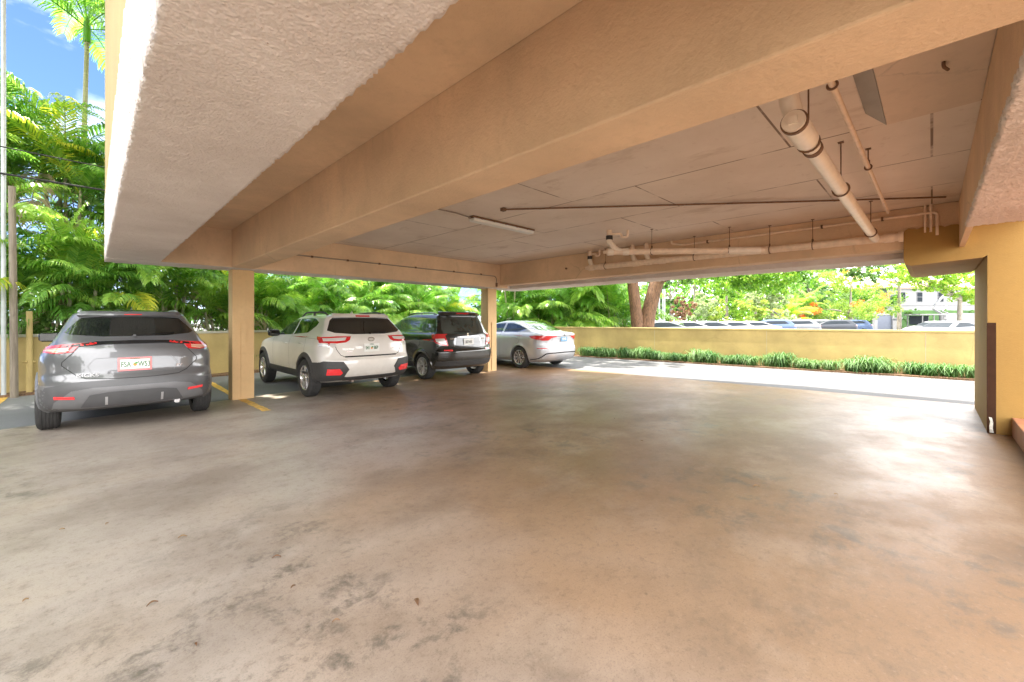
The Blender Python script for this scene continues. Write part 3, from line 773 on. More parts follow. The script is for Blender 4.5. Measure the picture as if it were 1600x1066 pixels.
class Car:
    def __init__(s, name, label, cat, loc, rows, wb, rt, tw, paint, Ra=None, flare=.02, group=None, rz=0, hi=True):
        s.root = empty(name, (0, 0, 0)); tag(s.root, label, cat, group)
        s.wb, s.rt = wb, rt; s.Ra = Ra or rt + .045
        s.V, s.F, keep = car_shell(rows, wb, rt, s.Ra, flare=flare, **({} if hi else dict(NT=46, NC=9, NS=30)))
        s.rows = rows
        s.bvh = BVHTree.FromPolygons([tuple(v) for v in s.V.tolist()], [tuple(f) for f in s.F.tolist()])
        s.body = mesh_np('body', s.V, s.F[keep], paint, s.root, smooth=True)
        s.paint = paint
        s.tw = tw; s.loc = loc; s.rz = rz
        w = rows[2][3]
        m = MB(); y0, y1 = rows[0][1] + .12, rows[0][2] - .15
        zb = rows[0][0] + .01
        m.box(-w + .26, w - .26, y0 + .05, y1, zb - .02, .82)
        m.box(-w + .08, w - .08, s.Ra + .02, wb - s.Ra - .02, zb, .6)
        m.box(-w + .14, w - .14, y0, -s.Ra - .02, zb + .02, .6)
        m.box(-w + .14, w - .14, wb + s.Ra + .02, y1, zb + .02, .6)
        # arch liners
        m.build('underbody', M['underbody'], s.root)
    def ray(s, o, d):
        h = s.bvh.ray_cast(Vector(o), Vector(d))
        if h[0] is None:
            h2 = s.bvh.find_nearest(Vector(o) + Vector(d) * 3)
            return h2[0], h2[1]
        return h[0], h[1]
    def proj(s, u, v, mode):
        if mode == 'R': p, n = s.ray((u, -4, v), (0, 1, 0))
        elif mode == 'F': p, n = s.ray((u, 8, v), (0, -1, 0))
        elif mode == 'L': p, n = s.ray((-3, u, v), (1, 0, 0))
        elif mode == 'X': p, n = s.ray((3, u, v), (-1, 0, 0))
        elif mode == 'T': p, n = s.ray((u, v, 4), (0, 0, -1))
        ref = {'R': Vector((0,-1,0)), 'F': Vector((0,1,0)), 'L': Vector((-1,0,0)), 'X': Vector((1,0,0)), 'T': Vector((0,0,1))}[mode]
        if n.dot(ref) < 0: n = -n
        return p, n
    def patch(s, name, poly, mode, mat, off=.004, skirt=.012, res=.05, parent=None, smooth=True, ring=None):
        bm = bmesh.new()
        vs = [bm.verts.new((p[0], p[1], 0)) for p in poly]
        if ring:
            vi = [bm.verts.new((p[0], p[1], 0)) for p in ring]
            n = len(vs)
            for i in range(n if ring[0] != 'open' else n - 1):
                if i == n - 1 and s._open: break
                bm.faces.new((vs[i], vs[(i+1) % n], vi[(i+1) % n], vi[i]))
        else: bm.faces.new(vs)
        bmesh.ops.triangulate(bm, faces=bm.faces)
        for _ in range(8):
            ed = [e for e in bm.edges if e.calc_length() > res]
            if not ed: break
            bmesh.ops.subdivide_edges(bm, edges=ed, cuts=1)
            bmesh.ops.triangulate(bm, faces=[f for f in bm.faces if len(f.verts) > 3])
        bmesh.ops.beautify_fill(bm, faces=bm.faces, edges=[e for e in bm.edges if not e.is_boundary])
        nrm = {}
        for v in bm.verts:
            p, n = s.proj(v.co.x, v.co.y, mode); nrm[v] = n; v.co = p + n * off
        be = [e for e in bm.edges if e.is_boundary]; low = {}
        for e in be:
            for v in e.verts:
                if v not in low: low[v] = bm.verts.new(v.co - nrm[v] * (off + skirt))
        for e in be:
            a, b = e.verts; bm.faces.new((a, b, low[b], low[a]))
        bmesh.ops.recalc_face_normals(bm, faces=bm.faces)
        # make sure that the outside points outward
        f0 = bm.faces[:][0] if len(bm.faces) else None
        bm.faces.ensure_lookup_table()
        f0 = bm.faces[0]; v0 = f0.verts[0]
        if v0 in nrm and f0.normal.dot(nrm[v0]) < 0:
            bmesh.ops.reverse_faces(bm, faces=bm.faces)
        me = bpy.data.meshes.new(name); bm.to_mesh(me); bm.free()
        if smooth:
            me.polygons.foreach_set('use_smooth', np.ones(len(me.polygons), dtype=bool))
            try: me.set_sharp_from_angle(angle=R(40))
            except Exception: pass
        me.materials.append(mat)
        o = bpy.data.objects.new(name, me); COL.objects.link(o); o.parent = parent or s.root
        return o
    def both(s, name, poly, mat, **k):
        a = s.patch(name, poly, 'L', mat, **k); b = s.patch(name, poly, 'X', mat, **k); return a, b
    def pair(s, name, poly, mat, **k):
        a = s.patch(name, poly, 'R', mat, **k); b = s.patch(name, [(-x, z) for x, z in poly[::-1]], 'R', mat, **k); return a, b
    def line(s, name, pts, mode, mat=None, w=.006, off=.0015, parent=None, step=.03, closed=False):
        if closed: pts = pts + [pts[0]]
        P = []
        for i in range(len(pts) - 1):
            a, b = Vector(pts[i]), Vector(pts[i+1]); k = max(1, int((b - a).length / step))
            for j in range(k): P.append(a + (b - a) * j / k)
        P.append(Vector(pts[-1]))
        Q = [s.proj(p[0], p[1], mode) for p in P]
        m = MB()
        for i, (p, n) in enumerate(Q):
            t = (Q[min(i+1, len(Q)-1)][0] - Q[max(i-1, 0)][0])
            if t.length < 1e-6: t = Vector((0, 0, 1))
            sd_ = t.normalized().cross(n).normalized()
            m.v += [tuple(p + n*off + sd_*w/2), tuple(p + n*off - sd_*w/2)]
        for i in range(len(Q) - 1):
            a = 2*i; m.f.append((a, a+1, a+3, a+2))
        return m.build(name, mat or M['seam'], parent or s.root)
    def arch(s, mat, w=.05, off=.012, name='arch_trim', a0=-25, a1=205):
        for sx in ('L', 'X'):
            for wy in (0, s.wb):
                m = MB(); k = 44; segs = 4
                for i in range(k + 1):
                    a = R(a0 + (a1 - a0) * i / k)
                    for j in range(segs + 1):
                        r = s.Ra - .012 + (w + .012) * j / segs
                        u, v = wy + math.cos(a) * r, s.rt + math.sin(a) * r
                        v = max(v, s.rows[0][0] + .005)
                        p, n = s.proj(u, v, sx)
                        m.v.append(tuple(p + n * (off if j < segs else .001)))
                    # inner return
                    p, n = s.proj(wy + math.cos(a) * (s.Ra - .012), max(s.rt + math.sin(a) * (s.Ra - .012), s.rows[0][0] + .005), sx)
                    q = p + Vector((1 if sx == 'L' else -1, 0, 0)) * .10
                    m.v.append(tuple(q))
                st = segs + 2
                for i in range(k):
                    b0, b1 = i*st, (i+1)*st
                    for j in range(segs): m.f.append((b0+j, b0+j+1, b1+j+1, b1+j))
                    m.f.append((b0+segs+1, b0, b1, b1+segs+1))
                m.build(name, mat, s.root, smooth=True)
    def wheels(s, style, rr, mat, spoke_n=5, front=True, label=None):
        """tyre + rim; rr = rim radius"""
        rt = s.rt; tw = .215
        # tyre lathe profile (x offset from outer face inwards, radius)
        prof = [(.02, rr - .01), (.004, rr + .012), (-.004, rr + (rt-rr)*.5), (.006, rt - .022), (.022, rt - .006), (.04, rt), (tw/2 - .03, rt + .001), (tw - .04, rt), (tw - .02, rt - .008), (tw - .004, rt - .03), (tw, rr + .02), (tw - .02, rr - .01)]
        seg = 56; m = MB()
        for i in range(seg):
            a = 2*math.pi*i/seg
            for x, r in prof:
                m.v.append((x, math.cos(a)*r, math.sin(a)*r))
        k = len(prof)
        for i in range(seg):
            i2 = (i+1) % seg
            for j in range(k - 1): m.f.append((i*k+j, i*k+j+1, i2*k+j+1, i2*k+j))
        # tread grooves as raised ribs
        for gx in np.linspace(.045, tw - .045, 5):
            c = len(m.v)
            for i in range(seg):
                a = 2*math.pi*i/seg
                for x, r in ((gx - .012, rt), (gx - .010, rt + .006), (gx + .010, rt + .006), (gx + .012, rt)):
                    m.v.append((x, math.cos(a)*r, math.sin(a)*r))
            for i in range(seg):
                i2 = (i+1) % seg
                for j in range(3): m.f.append((c+i*4+j, c+i*4+j+1, c+i2*4+j+1, c+i2*4+j))
        tyre = m.build('tyre', M['tyre'], None, smooth=True)
        # rim: lip + barrel, spokes, hub
        m = MB(); pr = [(.012, rr + .002), (.006, rr - .006), (.014, rr - .018), (.06, rr - .03), (.17, rr - .04)]
        for i in range(seg):
            a = 2*math.pi*i/seg
            for x, r in pr: m.v.append((x, math.cos(a)*r, math.sin(a)*r))
        k = len(pr)
        for i in range(seg):
            i2 = (i+1) % seg
            for j in range(k-1): m.f.append((i*k+j, i*k+j+1, i2*k+j+1, i2*k+j))
        def spoke(a, w0, w1, x0=.028, x1=.016, aoff=0.0):
            r0, r1 = .035, rr - .01
            d0 = Vector((0, math.cos(a), math.sin(a))); d1 = Vector((0, math.cos(a+aoff), math.sin(a+aoff)))
            t0 = Vector((0, -math.sin(a), math.cos(a))); t1 = Vector((0, -math.sin(a+aoff), math.cos(a+aoff)))
            p0, p1 = d0*r0, d1*r1; X = Vector((1,0,0))
            c = len(m.v)
            for p, t, w_, x in ((p0, t0, w0, x0), ((p0+p1)/2, (t0+t1).normalized(), (w0+w1)/2*.85, (x0+x1)/2), (p1, t1, w1, x1)):
                m.v += [tuple(p + t*w_ + X*(x+.008)), tuple(p + t*w_*.55 + X*x), tuple(p - t*w_*.55 + X*x), tuple(p - t*w_ + X*(x+.008)), tuple(p - t*w_ + X*(x+.04)), tuple(p + t*w_ + X*(x+.04))]
            for q in range(2):
                for j in range(6): m.f.append((c+q*6+j, c+q*6+(j+1)%6, c+(q+1)*6+(j+1)%6, c+(q+1)*6+j))
        for i in range(spoke_n):
            a = 2*math.pi*i/spoke_n + math.pi/2
            if style == 'multi': spoke(a, .014, .021)
            elif style == 'y':
                spoke(a - .10, .016, .015, aoff=-.20); spoke(a + .10, .016, .015, aoff=.20)
            elif style == 'double':
                spoke(a - .13, .016, .020, aoff=-.03); spoke(a + .13, .016, .020, aoff=.03)
            elif style == 'plain': spoke(a, .03, .045)
        m.tube([(.02, 0, 0), (.06, 0, 0)], .052, 20)
        rim = m.build('rim', mat, None, smooth=True)
        m = MB().tube([(.075, 0, 0), (.085, 0, 0)], rr - .06, 30)
        disc = m.build('brake_disc', M['disc'], None)
        m = MB().tube([(.016, 0, 0), (.022, 0, 0)], .028, 18)
        cap_ = m.build('hub_cap', M['chrome'], None)
        first = True
        for wy in (0, s.wb):
            for sgn in (-1, 1):
                # each wheel is one mesh (hub) with tyre, rim, disc, cap as sub-parts
                if first:
                    t_, r_, d_, c_ = tyre, rim, disc, cap_; first = False
                else:
                    t_, r_, d_, c_ = tyre.copy(), rim.copy(), disc.copy(), cap_.copy()
                    for q in (t_, r_, d_, c_): COL.objects.link(q)
                hub = MB().tube([(.05, 0, 0), (.2, 0, 0)], .07, 14).build('wheel', M['underbody'], s.root)
                hub.location = (sgn * s.tw, wy, s.rt)
                if sgn > 0: hub.rotation_euler = (0, 0, math.pi)
                for q in (t_, r_, d_, c_): q.parent = hub
    def place(s):
        s.root.location = s.loc; s.root.rotation_euler = (0, 0, s.rz)

def text_obj(name, body, size, mat, parent, loc, rot=(90, 0, 0), extrude=.002, sx=1.0, align='CENTER'):
    cu = bpy.data.curves.new(name, 'FONT'); cu.body = body; cu.size = size; cu.extrude = extrude; cu.align_x = align; cu.align_y = 'CENTER'
    cu.offset = size * .012
    t = bpy.data.objects.new(name + '_src', cu); COL.objects.link(t)
    dg = bpy.context.evaluated_depsgraph_get(); dg.update()
    me = bpy.data.meshes.new_from_object(t.evaluated_get(dg)); me.name = name
    bpy.data.objects.remove(t)
    me.materials.clear(); me.materials.append(mat)
    o = bpy.data.objects.new(name, me); COL.objects.link(o); o.parent = parent
    o.location = loc; o.rotation_euler = tuple(R(a) for a in rot); o.scale = (sx, 1, 1)
    return o

def badge(car, name, body, size, mat, x, z, sx=1.0):
    hw = len(body) * size * .3 * sx
    a, b = car.proj(x - hw, z, 'R')[0], car.proj(x + hw, z, 'R')[0]; c = car.proj(x, z, 'R')[0]
    ang = math.atan2(b.y - a.y, b.x - a.x)
    o = text_obj(name, body, size, mat, car.root, (x, min(c.y, (a.y + b.y)/2) - .007, z), sx=sx)
    o.rotation_euler = (R(90), 0, ang); return o

def plate(car, x, z, w, h, mat, chars, ink, frame=None, blob=False, tilt=0):
    p, n = car.proj(x, z, 'R')
    y = p.y - .012
    root = MB().box(x - w/2, x + w/2, y - .006, y, z - h/2, z + h/2).build('number_plate', frame or mat, car.root, bevel=.003)
    if frame:
        MB().box(x - w/2 + .022, x + w/2 - .022, y - .009, y - .0065, z - h/2 + .026, z + h/2 - .026).build('plate_face', mat, root)
    for part_, dx in ([(chars, 0)] if '  ' not in chars else [(chars.split('  ')[0], -w*.27), (chars.split('  ')[1], w*.27)]):
        text_obj('plate_text', part_, h * .56, ink, root, (x + dx, y - .0105, z - .005), sx=.62)
    text_obj('plate_state', '..........' if False else 'FLORIDA', h * .15, ink, root, (x, y - .0095, z + h*.40), sx=.9) if frame or blob else None
    if blob:
        MB().tube([(x - .002, y - .0125, z - .008), (x - .002, y - .0105, z - .008)], .019, 16).build('orange_emblem', M['orange'], root)
        MB().add([(x - .02, y - .013, z + .01), (x + .022, y - .013, z + .03), (x + .028, y - .013, z + .008), (x + .002, y - .013, z - .004)], [(0, 1, 2, 3)]).build('leaf_emblem', M['leaf_ink'], root)
    return root

def wiper(car, x0, z0, x1, z1):
    m = MB(); P = []
    for i in range(9):
        t = i / 8; p, n = car.proj(x0 + (x1-x0)*t, z0 + (z1-z0)*t, 'R'); P.append(p + n * (.028 - .01*t))
    m.tube(P, .008, 6); p0 = P[0]; m.tube([p0 + Vector((0, .03, 0)), p0 - Vector((0, .012, 0))], .018, 10)
    return m.build('wiper', M['gloss_black'], car.root, smooth=True)

def handle(car, y, z, mode, mat, L=.2):
    p, n = car.proj(y, z, mode); m = MB()
    P = [p + Vector((0, -L/2, 0)) - n*.003, p + Vector((0, -L/2+.03, 0)) + n*.026, p + Vector((0, L/2-.03, 0)) + n*.026, p + Vector((0, L/2, 0)) - n*.003]
    m.tube(bend(P, .02, 4), .012, 8); return m.build('door_handle', mat, car.root, smooth=True)

def mirror(car, y, z, mode, mat, size=1.0):
    p, n = car.proj(y, z, mode); s = -1 if mode == 'L' else 1
    c = Vector((p.x + s*.12*size, y + .02, z + .02)); bm = bmesh.new()
    bmesh.ops.create_uvsphere(bm, u_segments=20, v_segments=12, radius=1)
    for v in bm.verts:
        q = v.co; f = lambda a: math.copysign(abs(a)**.6, a)
        v.co = Vector((f(q.x)*.115*size, f(q.y)*.06*size, f(q.z)*.075*size)) + c
    me = bpy.data.meshes.new('wing_mirror'); bm.to_mesh(me); bm.free()
    me.polygons.foreach_set('use_smooth', np.ones(len(me.polygons), dtype=bool)); me.materials.append(mat)
    o = bpy.data.objects.new('wing_mirror', me); COL.objects.link(o); o.parent = car.root
    m = MB().tube([(p.x, y, z - .02), (c.x, y + .02, z - .02)], .022, 8); m.build('mirror_stalk', M['gloss_black'], o, smooth=True)
    MB().box(c.x - .092*size, c.x + .092*size, c.y - .062*size, c.y - .058*size, c.z - .055*size, c.z + .055*size).build('mirror_glass', M['glass'], o, bevel=.001)
    return o

def roof_rail(car, x, y0, y1, mat, h=.05, foot=True):
    m = MB(); P = []
    for i in range(15):
        t = i / 14; y = y0 + (y1 - y0)*t
        p, n = car.proj(x, y, 'T'); k = min(1, 4.5*t, 4.5*(1-t)); k = k*(2-k)
        P.append(Vector((x, y, p.z + h*k)))
    m.tube(P, .017, 8)
    for t in (.0, .5, 1.0):
        y = y0 + (y1-y0)*t; p, n = car.proj(x, y, 'T'); m.tube([(x, y, p.z - .02), (x, y, p.z + h*(.9 if t == .5 else .2))], .022, 8)
    return m.build('roof_rail', mat, car.root, smooth=True)

M['bumper_grey_and_shade'] = m_plain('dark_bumper_grey_and_shade', (.085, .085, .088), .45, .2, var=.06)  # for the bumper insert and the band that paints in a shadow
# ------------------------------------------------------------------ 1. grey crossover, seen square from behind
k_rows = [(.27, -.60, 3.25, .78, .35, .6), (.33, -.74, 3.36, .84, .42, .7), (.42, -.80, 3.44, .865, .45, .8), (.56, -.835, 3.46, .875, .5, .8), (.66, -.82, 3.46, .878, .5, .8),
          (.76, -.775, 3.44, .882, .5, .8), (.88, -.765, 3.38, .885, .5, .8), (.97, -.755, 3.22, .872, .5, .8), (1.03, -.745, 2.85, .845, .5, .8), (1.09, -.72, 2.45, .805, .45, .7), (1.14, -.69, 2.22, .765, .38, .5),
          (1.22, -.60, 2.07, .725, .32, .4), (1.35, -.46, 1.82, .665, .28, .4), (1.46, -.36, 1.58, .61, .26, .4), (1.505, -.34, 1.42, .575, .26, .4), (1.535, -.28, 1.25, .52, .3, .4),
          (1.56, -.05, 1.05, .38, .4, .4), (1.572, .15, .85, .2, .4, .4), (1.575, .35, .6, .02, .1, .1)]
K = Car('parked_car', 'gunmetal grey crossover parked nose-in left of the near pillar, orange-fruit number plate', 'car', (.40, 8.18, 0), k_rows, 2.62, .325, .905, M['p_grey'], Ra=.375, flare=.022, group=None)
K.patch('rear_window', [(-.60, 1.235), (-.655, 1.262), (-.50, 1.445), (-.30, 1.465), (.30, 1.465), (.50, 1.445), (.655, 1.262), (.60, 1.235), (.3, 1.205), (-.3, 1.205)], 'R', M['glass'], off=.004)
K.patch('spoiler', [(-.53, 1.462), (-.50, 1.51), (.50, 1.51), (.53, 1.462), (.3, 1.468), (-.3, 1.468)], 'R', M['p_grey'], off=.035, skirt=.03)
K.patch('brake_light', [(-.09, 1.478), (.09, 1.478), (.09, 1.490), (-.09, 1.490)], 'R', M['lamp_red'], off=.038, skirt=.01)
K.patch('garnish', [(-.66, 1.075), (-.60, 1.10), (-.36, 1.14), (0, 1.148), (.36, 1.14), (.60, 1.10), (.66, 1.075), (.5, 1.085), (.3, 1.105), (-.3, 1.105), (-.5, 1.085)], 'R', M['gloss_black'], off=.012)
for sg in (-1, 1):
    P = lambda pts: [(sg*a, b) for a, b in (pts if sg > 0 else pts[::-1])]
    tl = K.patch('tail_light', P([(.82, 1.015), (.80, 1.085), (.70, 1.105), (.55, 1.118), (.36, 1.132), (.355, 1.112), (.52, 1.085), (.565, 1.02), (.70, 1.0)]), 'R', M['lamp_red'], off=.012)
    K.patch('indicator_lens', P([(.80, 1.025), (.785, 1.055), (.60, 1.068), (.60, 1.03), (.70, 1.012)]), 'R', M['lamp_amber'], off=.018, parent=tl)
    K.patch('reflector', P([(.545, .452), (.715, .462), (.72, .492), (.55, .482)]), 'R', M['reflector'], off=.022)
    K.patch('tail_light', [(-.66, 1.02), (-.42, 1.03), (-.36, 1.09), (-.66, 1.10)] , 'L' if sg < 0 else 'X', M['lamp_red'], off=.010)
# bumper: outer band paints in the shadow below the hatch; grey diffuser plate
K.patch('bumper_cladding', [(-.86, .30), (-.875, .55), (-.80, .60), (-.55, .655), (0, .665), (.55, .655), (.80, .60), (.875, .55), (.86, .30), (.5, .285), (-.5, .285)], 'R', M['bumper_grey_and_shade'], off=.006)
K.patch('bumper_valance', [(-.74, .345), (-.72, .42), (-.58, .545), (-.40, .575), (.40, .575), (.58, .545), (.72, .42), (.74, .345), (.5, .325), (-.5, .325)], 'R', M['grey_plastic'], off=.014)
K.patch('bumper_insert', [(-.50, .345), (-.42, .49), (-.25, .515), (.25, .515), (.42, .49), (.50, .345), (.25, .335), (-.25, .335)], 'R', M['bumper_grey_and_shade'], off=.020)
K.line('bumper_rib', [(-.27, .36), (-.27, .46)], 'R', M['silver_trim'], w=.025, off=.026)
K.line('bumper_rib', [(.27, .36), (.27, .46)], 'R', M['silver_trim'], w=.025, off=.026)
K.line('hatch_gap', [(-.56, 1.02), (-.66, .90), (-.665, .86), (-.54, .735), (-.45, .69), (-.2, .672), (0, .67), (.2, .672), (.45, .69), (.54, .735), (.665, .86), (.66, .90), (.56, 1.02)], 'R', w=.008, off=.002)
K.patch('plate_recess', [(-.40, .745), (-.44, .84), (-.37, .93), (.37, .93), (.44, .84), (.40, .745), (.3, .735), (-.3, .735)], 'R', M['p_grey'], off=.004, skirt=.004, smooth=True)
K.line('recess_crease', [(-.40, .745), (-.44, .84), (-.37, .935), (.37, .935), (.44, .84), (.40, .745)], 'R', M['grey_plastic'], w=.006, off=.006)
plate(K, 0.0, .845, .335, .175, M['plate_white'], 'FSA  W53', M['ink_green'], M['plate_pink'], True)
badge(K, 'model_badge', 'KICKS', .056, M['silver_trim'], -.44, .73, 1.35)
badge(K, 'trim_badge', 'SV', .045, M['chrome'], .46, .80, 1.5)
wiper(K, 0.0, 1.19, .42, 1.235)
for md in ('L', 'X'):
    K.patch('side_window', [(-.28, 1.20), (.0, 1.14), (1.95, 1.10), (1.55, 1.40), (1.1, 1.47), (.2, 1.47), (-.15, 1.40)], md, M['glass'], off=.003)
    mirror(K, 1.78, 1.13, md, M['gloss_black'])
    K.line('door_gap', [(.42, 1.10), (.45, .75), (.60, .5), (.62, .3)], md)
    K.line('door_gap', [(1.25, 1.10), (1.25, .3)], md)
    K.patch('sill_cladding', [(.40, .28), (.40, .40), (2.2, .40), (2.2, .28)], md, M['grey_plastic'], off=.01)
    K.patch('bumper_side', [(-.74, .31), (-.74, .62), (-.45, .62), (-.40, .31)], md, M['grey_plastic'], off=.005)
K.arch(M['grey_plastic'], w=.055, off=.014)
roof_rail(K, -.52, .0, 1.25, M['silver_trim'], .028); roof_rail(K, .52, .0, 1.25, M['silver_trim'], .028)
K.patch('windscreen', [(-.62, 1.16), (-.50, 1.46), (.50, 1.46), (.62, 1.16)], 'F', M['glass'], off=.003, res=.1)
MB().add([(-.014, .05, 1.565), (.014, .05, 1.565), (.006, -.05, 1.565), (-.006, -.05, 1.565), (0, -.03, 1.615), (0, -.01, 1.62)], [(0, 1, 5), (1, 2, 4, 5), (2, 3, 4), (3, 0, 5, 4)]).build('antenna', M['p_grey'], K.root)
MB().tube([(.44, -.72, .30), (.44, -.40, .31)], .034, 14).build('exhaust', M['chrome'], K.root, smooth=True)
K.wheels('plain', .215, M['rim_silver'], 5); K.place()

# ------------------------------------------------------------------ 2. white raised hatchback
c_rows = [(.30, -.66, 3.25, .79, .3, .6), (.36, -.80, 3.40, .86, .38, .8), (.46, -.88, 3.50, .885, .40, .8), (.60, -.915, 3.53, .895, .42, .8), (.70, -.91, 3.52, .897, .42, .8), (.78, -.87, 3.50, .90, .42, .8),
          (.88, -.85, 3.44, .90, .42, .8), (.96, -.84, 3.30, .895, .42, .8), (1.03, -.83, 2.95, .875, .42, .8), (1.09, -.81, 2.5, .85, .40, .7), (1.15, -.77, 2.2, .81, .30, .5), (1.20, -.72, 2.05, .78, .24, .4),
          (1.32, -.58, 1.80, .72, .18, .4), (1.43, -.47, 1.52, .665, .16, .4), (1.495, -.44, 1.30, .61, .18, .4), (1.53, -.38, 1.12, .54, .3, .4), (1.555, -.1, .9, .40, .4, .4), (1.567, .1, .7, .2, .4, .4), (1.57, .3, .5, .02, .1, .1)]
C = Car('parked_car', 'dusty white raised hatchback with black cladding and roof rails, parked right of the near pillar', 'car', (3.70, 8.27, 0), c_rows, 2.665, .352, .915, M['p_white'], Ra=.405, flare=.018)
C.patch('rear_window', [(-.62, 1.195), (-.715, 1.235), (-.60, 1.425), (-.555, 1.462), (-.4, 1.47), (.4, 1.47), (.555, 1.462), (.60, 1.425), (.715, 1.235), (.62, 1.195), (.3, 1.165), (-.3, 1.165)], 'R', M['glass'], off=.004)
C.patch('spoiler', [(-.56, 1.466), (-.53, 1.515), (.53, 1.515), (.56, 1.466), (.4, 1.473), (-.4, 1.473)], 'R', M['p_white'], off=.04, skirt=.035)
C.patch('brake_light', [(-.14, 1.475), (.14, 1.475), (.14, 1.494), (-.14, 1.494)], 'R', M['lamp_red'], off=.043)
for sg in (-1, 1):
    P = lambda pts: [(sg*a, b) for a, b in (pts if sg > 0 else pts[::-1])]
    tl = C.patch('tail_light', P([(.885, 1.02), (.875, 1.115), (.60, 1.13), (.365, 1.125), (.40, 1.06), (.47, 1.02), (.62, 1.005)]), 'R', M['lamp_red'], off=.012)
    C.patch('clear_lens', P([(.80, 1.045), (.80, 1.095), (.45, 1.105), (.48, 1.06), (.62, 1.045)]), 'R', M['lamp_clear'], off=.018, parent=tl)
    C.patch('reversing_lens', P([(.86, .955), (.87, 1.005), (.63, .995), (.645, .945), (.76, .935)]), 'R', M['lamp_clear'], off=.008, parent=tl)
    md = 'L' if sg < 0 else 'X'
    C.patch('tail_light', [(-.78, 1.02), (-.50, 1.07), (-.42, 1.125), (-.78, 1.12)], md, M['lamp_red'], off=.010)
    C.patch('bumper_cladding', P([(.53, .36), (.47, .50), (.44, .54), (.54, .685), (.83, .70), (.90, .66), (.90, .33), (.7, .34)]), 'R', M['cladding'], off=.012)
    C.patch('reflector', P([(.58, .455), (.545, .49), (.60, .56), (.78, .565), (.785, .46)]), 'R', M['reflector'], off=.024)
    C.patch('bumper_cladding', [(-.82, .35), (-.82, .68), (-.66, .64), (-.52, .46), (-.36, .40), (-.34, .34)], md, M['cladding'], off=.010)
    C.patch('sill_cladding', [(.38, .33), (.38, .47), (2.27, .47), (2.27, .33)], md, M['cladding'], off=.012)
    C.patch('side_window', [(-.14, 1.385), (-.10, 1.32), (.15, 1.19), (.86, 1.145), (.86, 1.455), (.35, 1.47), (.08, 1.445)], md, M['glass'], off=.003)
    C.line('window_divider', [(.20, 1.18), (.16, 1.46)], md, M['gloss_black'], w=.03, off=.006)
    C.patch('side_window', [(.93, 1.142), (1.90, 1.11), (1.82, 1.18), (1.45, 1.37), (1.2, 1.44), (.93, 1.457)], md, M['glass_clear'], off=.003)
    C.line('door_gap', [(.12, 1.15), (.02, 1.0), (.05, .83), (.30, .70), (.42, .52), (.43, .47)], md)
    C.line('door_gap', [(.90, 1.14), (.90, .47)], md)
    C.line('door_gap', [(1.93, 1.10), (1.95, .8), (1.95, .47)], md)
    C.line('door_crease', [(.42, .93), (1.9, .90)], md, M['p_white'], w=.012, off=.004)
    handle(C, .22, .985, md, M['p_white']); handle(C, 1.10, .965, md, M['p_white'])
    mirror(C, 1.72, 1.14, md, M['gloss_black'])
    roof_rail(C, sg*.56, -.22, 1.10, M['cladding'], .06)
C.patch('bumper_lower', [(-.50, .335), (-.47, .40), (.47, .40), (.50, .335), (.3, .325), (-.3, .325)], 'R', M['cladding'], off=.006)
C.line('hatch_gap', [(-.655, 1.0), (-.63, .90), (-.57, .80), (-.50, .765), (.50, .765), (.57, .80), (.63, .90), (.655, 1.0)], 'R', w=.010)
C.patch('bumper_ledge', [(-.50, .755), (-.50, .778), (.50, .778), (.50, .755)], 'R', M['seam'], off=.003)
C.line('recess_crease', [(-.36, 1.02), (-.33, .84), (-.28, .80), (.28, .80), (.33, .84), (.36, 1.02), (.30, 1.06), (-.30, 1.06), (-.36, 1.02)], 'R', M['p_white'], w=.02, off=.005)
plate(C, 0.0, .915, .305, .152, M['plate_white'], 'S41  BEP', M['ink_green'], None, True)
p, n = C.proj(0, 1.07, 'R')
mm = MB(); pts = [(math.cos(a)*.062, p.y - .014, 1.07 + math.sin(a)*.034) for a in np.linspace(0, 2*math.pi, 25)]
mm.tube(pts, .007, 6, cap=False); mm.tube([(-.05, p.y - .012, 1.072), (.05, p.y - .012, 1.072)], .006, 6)
mm.build('oval_emblem', M['chrome'], C.root, smooth=True)
badge(C, 'model_badge', 'CROSSTREK', .034, M['chrome'], -.44, .90, 1.2)
badge(C, 'maker_badge', 'SUBARU', .028, M['chrome'], -.42, .86, 1.3)
badge(C, 'trim_badge', 'AWD', .028, M['chrome'], .44, .88, 1.5)
wiper(C, 0.0, 1.16, .36, 1.20)
C.patch('windscreen', [(-.66, 1.16), (-.52, 1.45), (.52, 1.45), (.66, 1.16)], 'F', M['glass'], off=.003, res=.1)
C.arch(M['cladding'], w=.075, off=.016)
MB().add([(-.014, .05, 1.56), (.014, .05, 1.56), (.006, -.05, 1.56), (-.006, -.05, 1.56), (0, -.03, 1.61), (0, -.01, 1.615)], [(0, 1, 5), (1, 2, 4, 5), (2, 3, 4), (3, 0, 5, 4)]).build('antenna', M['p_white'], C.root)
MB().tube([(-.30, -.72, .33), (-.55, -.1, .36)], .05, 12).tube([(-.52, .05, .35), (.52, .05, .35)], .03, 10).build('exhaust', M['disc'], C.root, smooth=True)
C.wheels('double', .232, M['rim_machined'], 5); C.place()

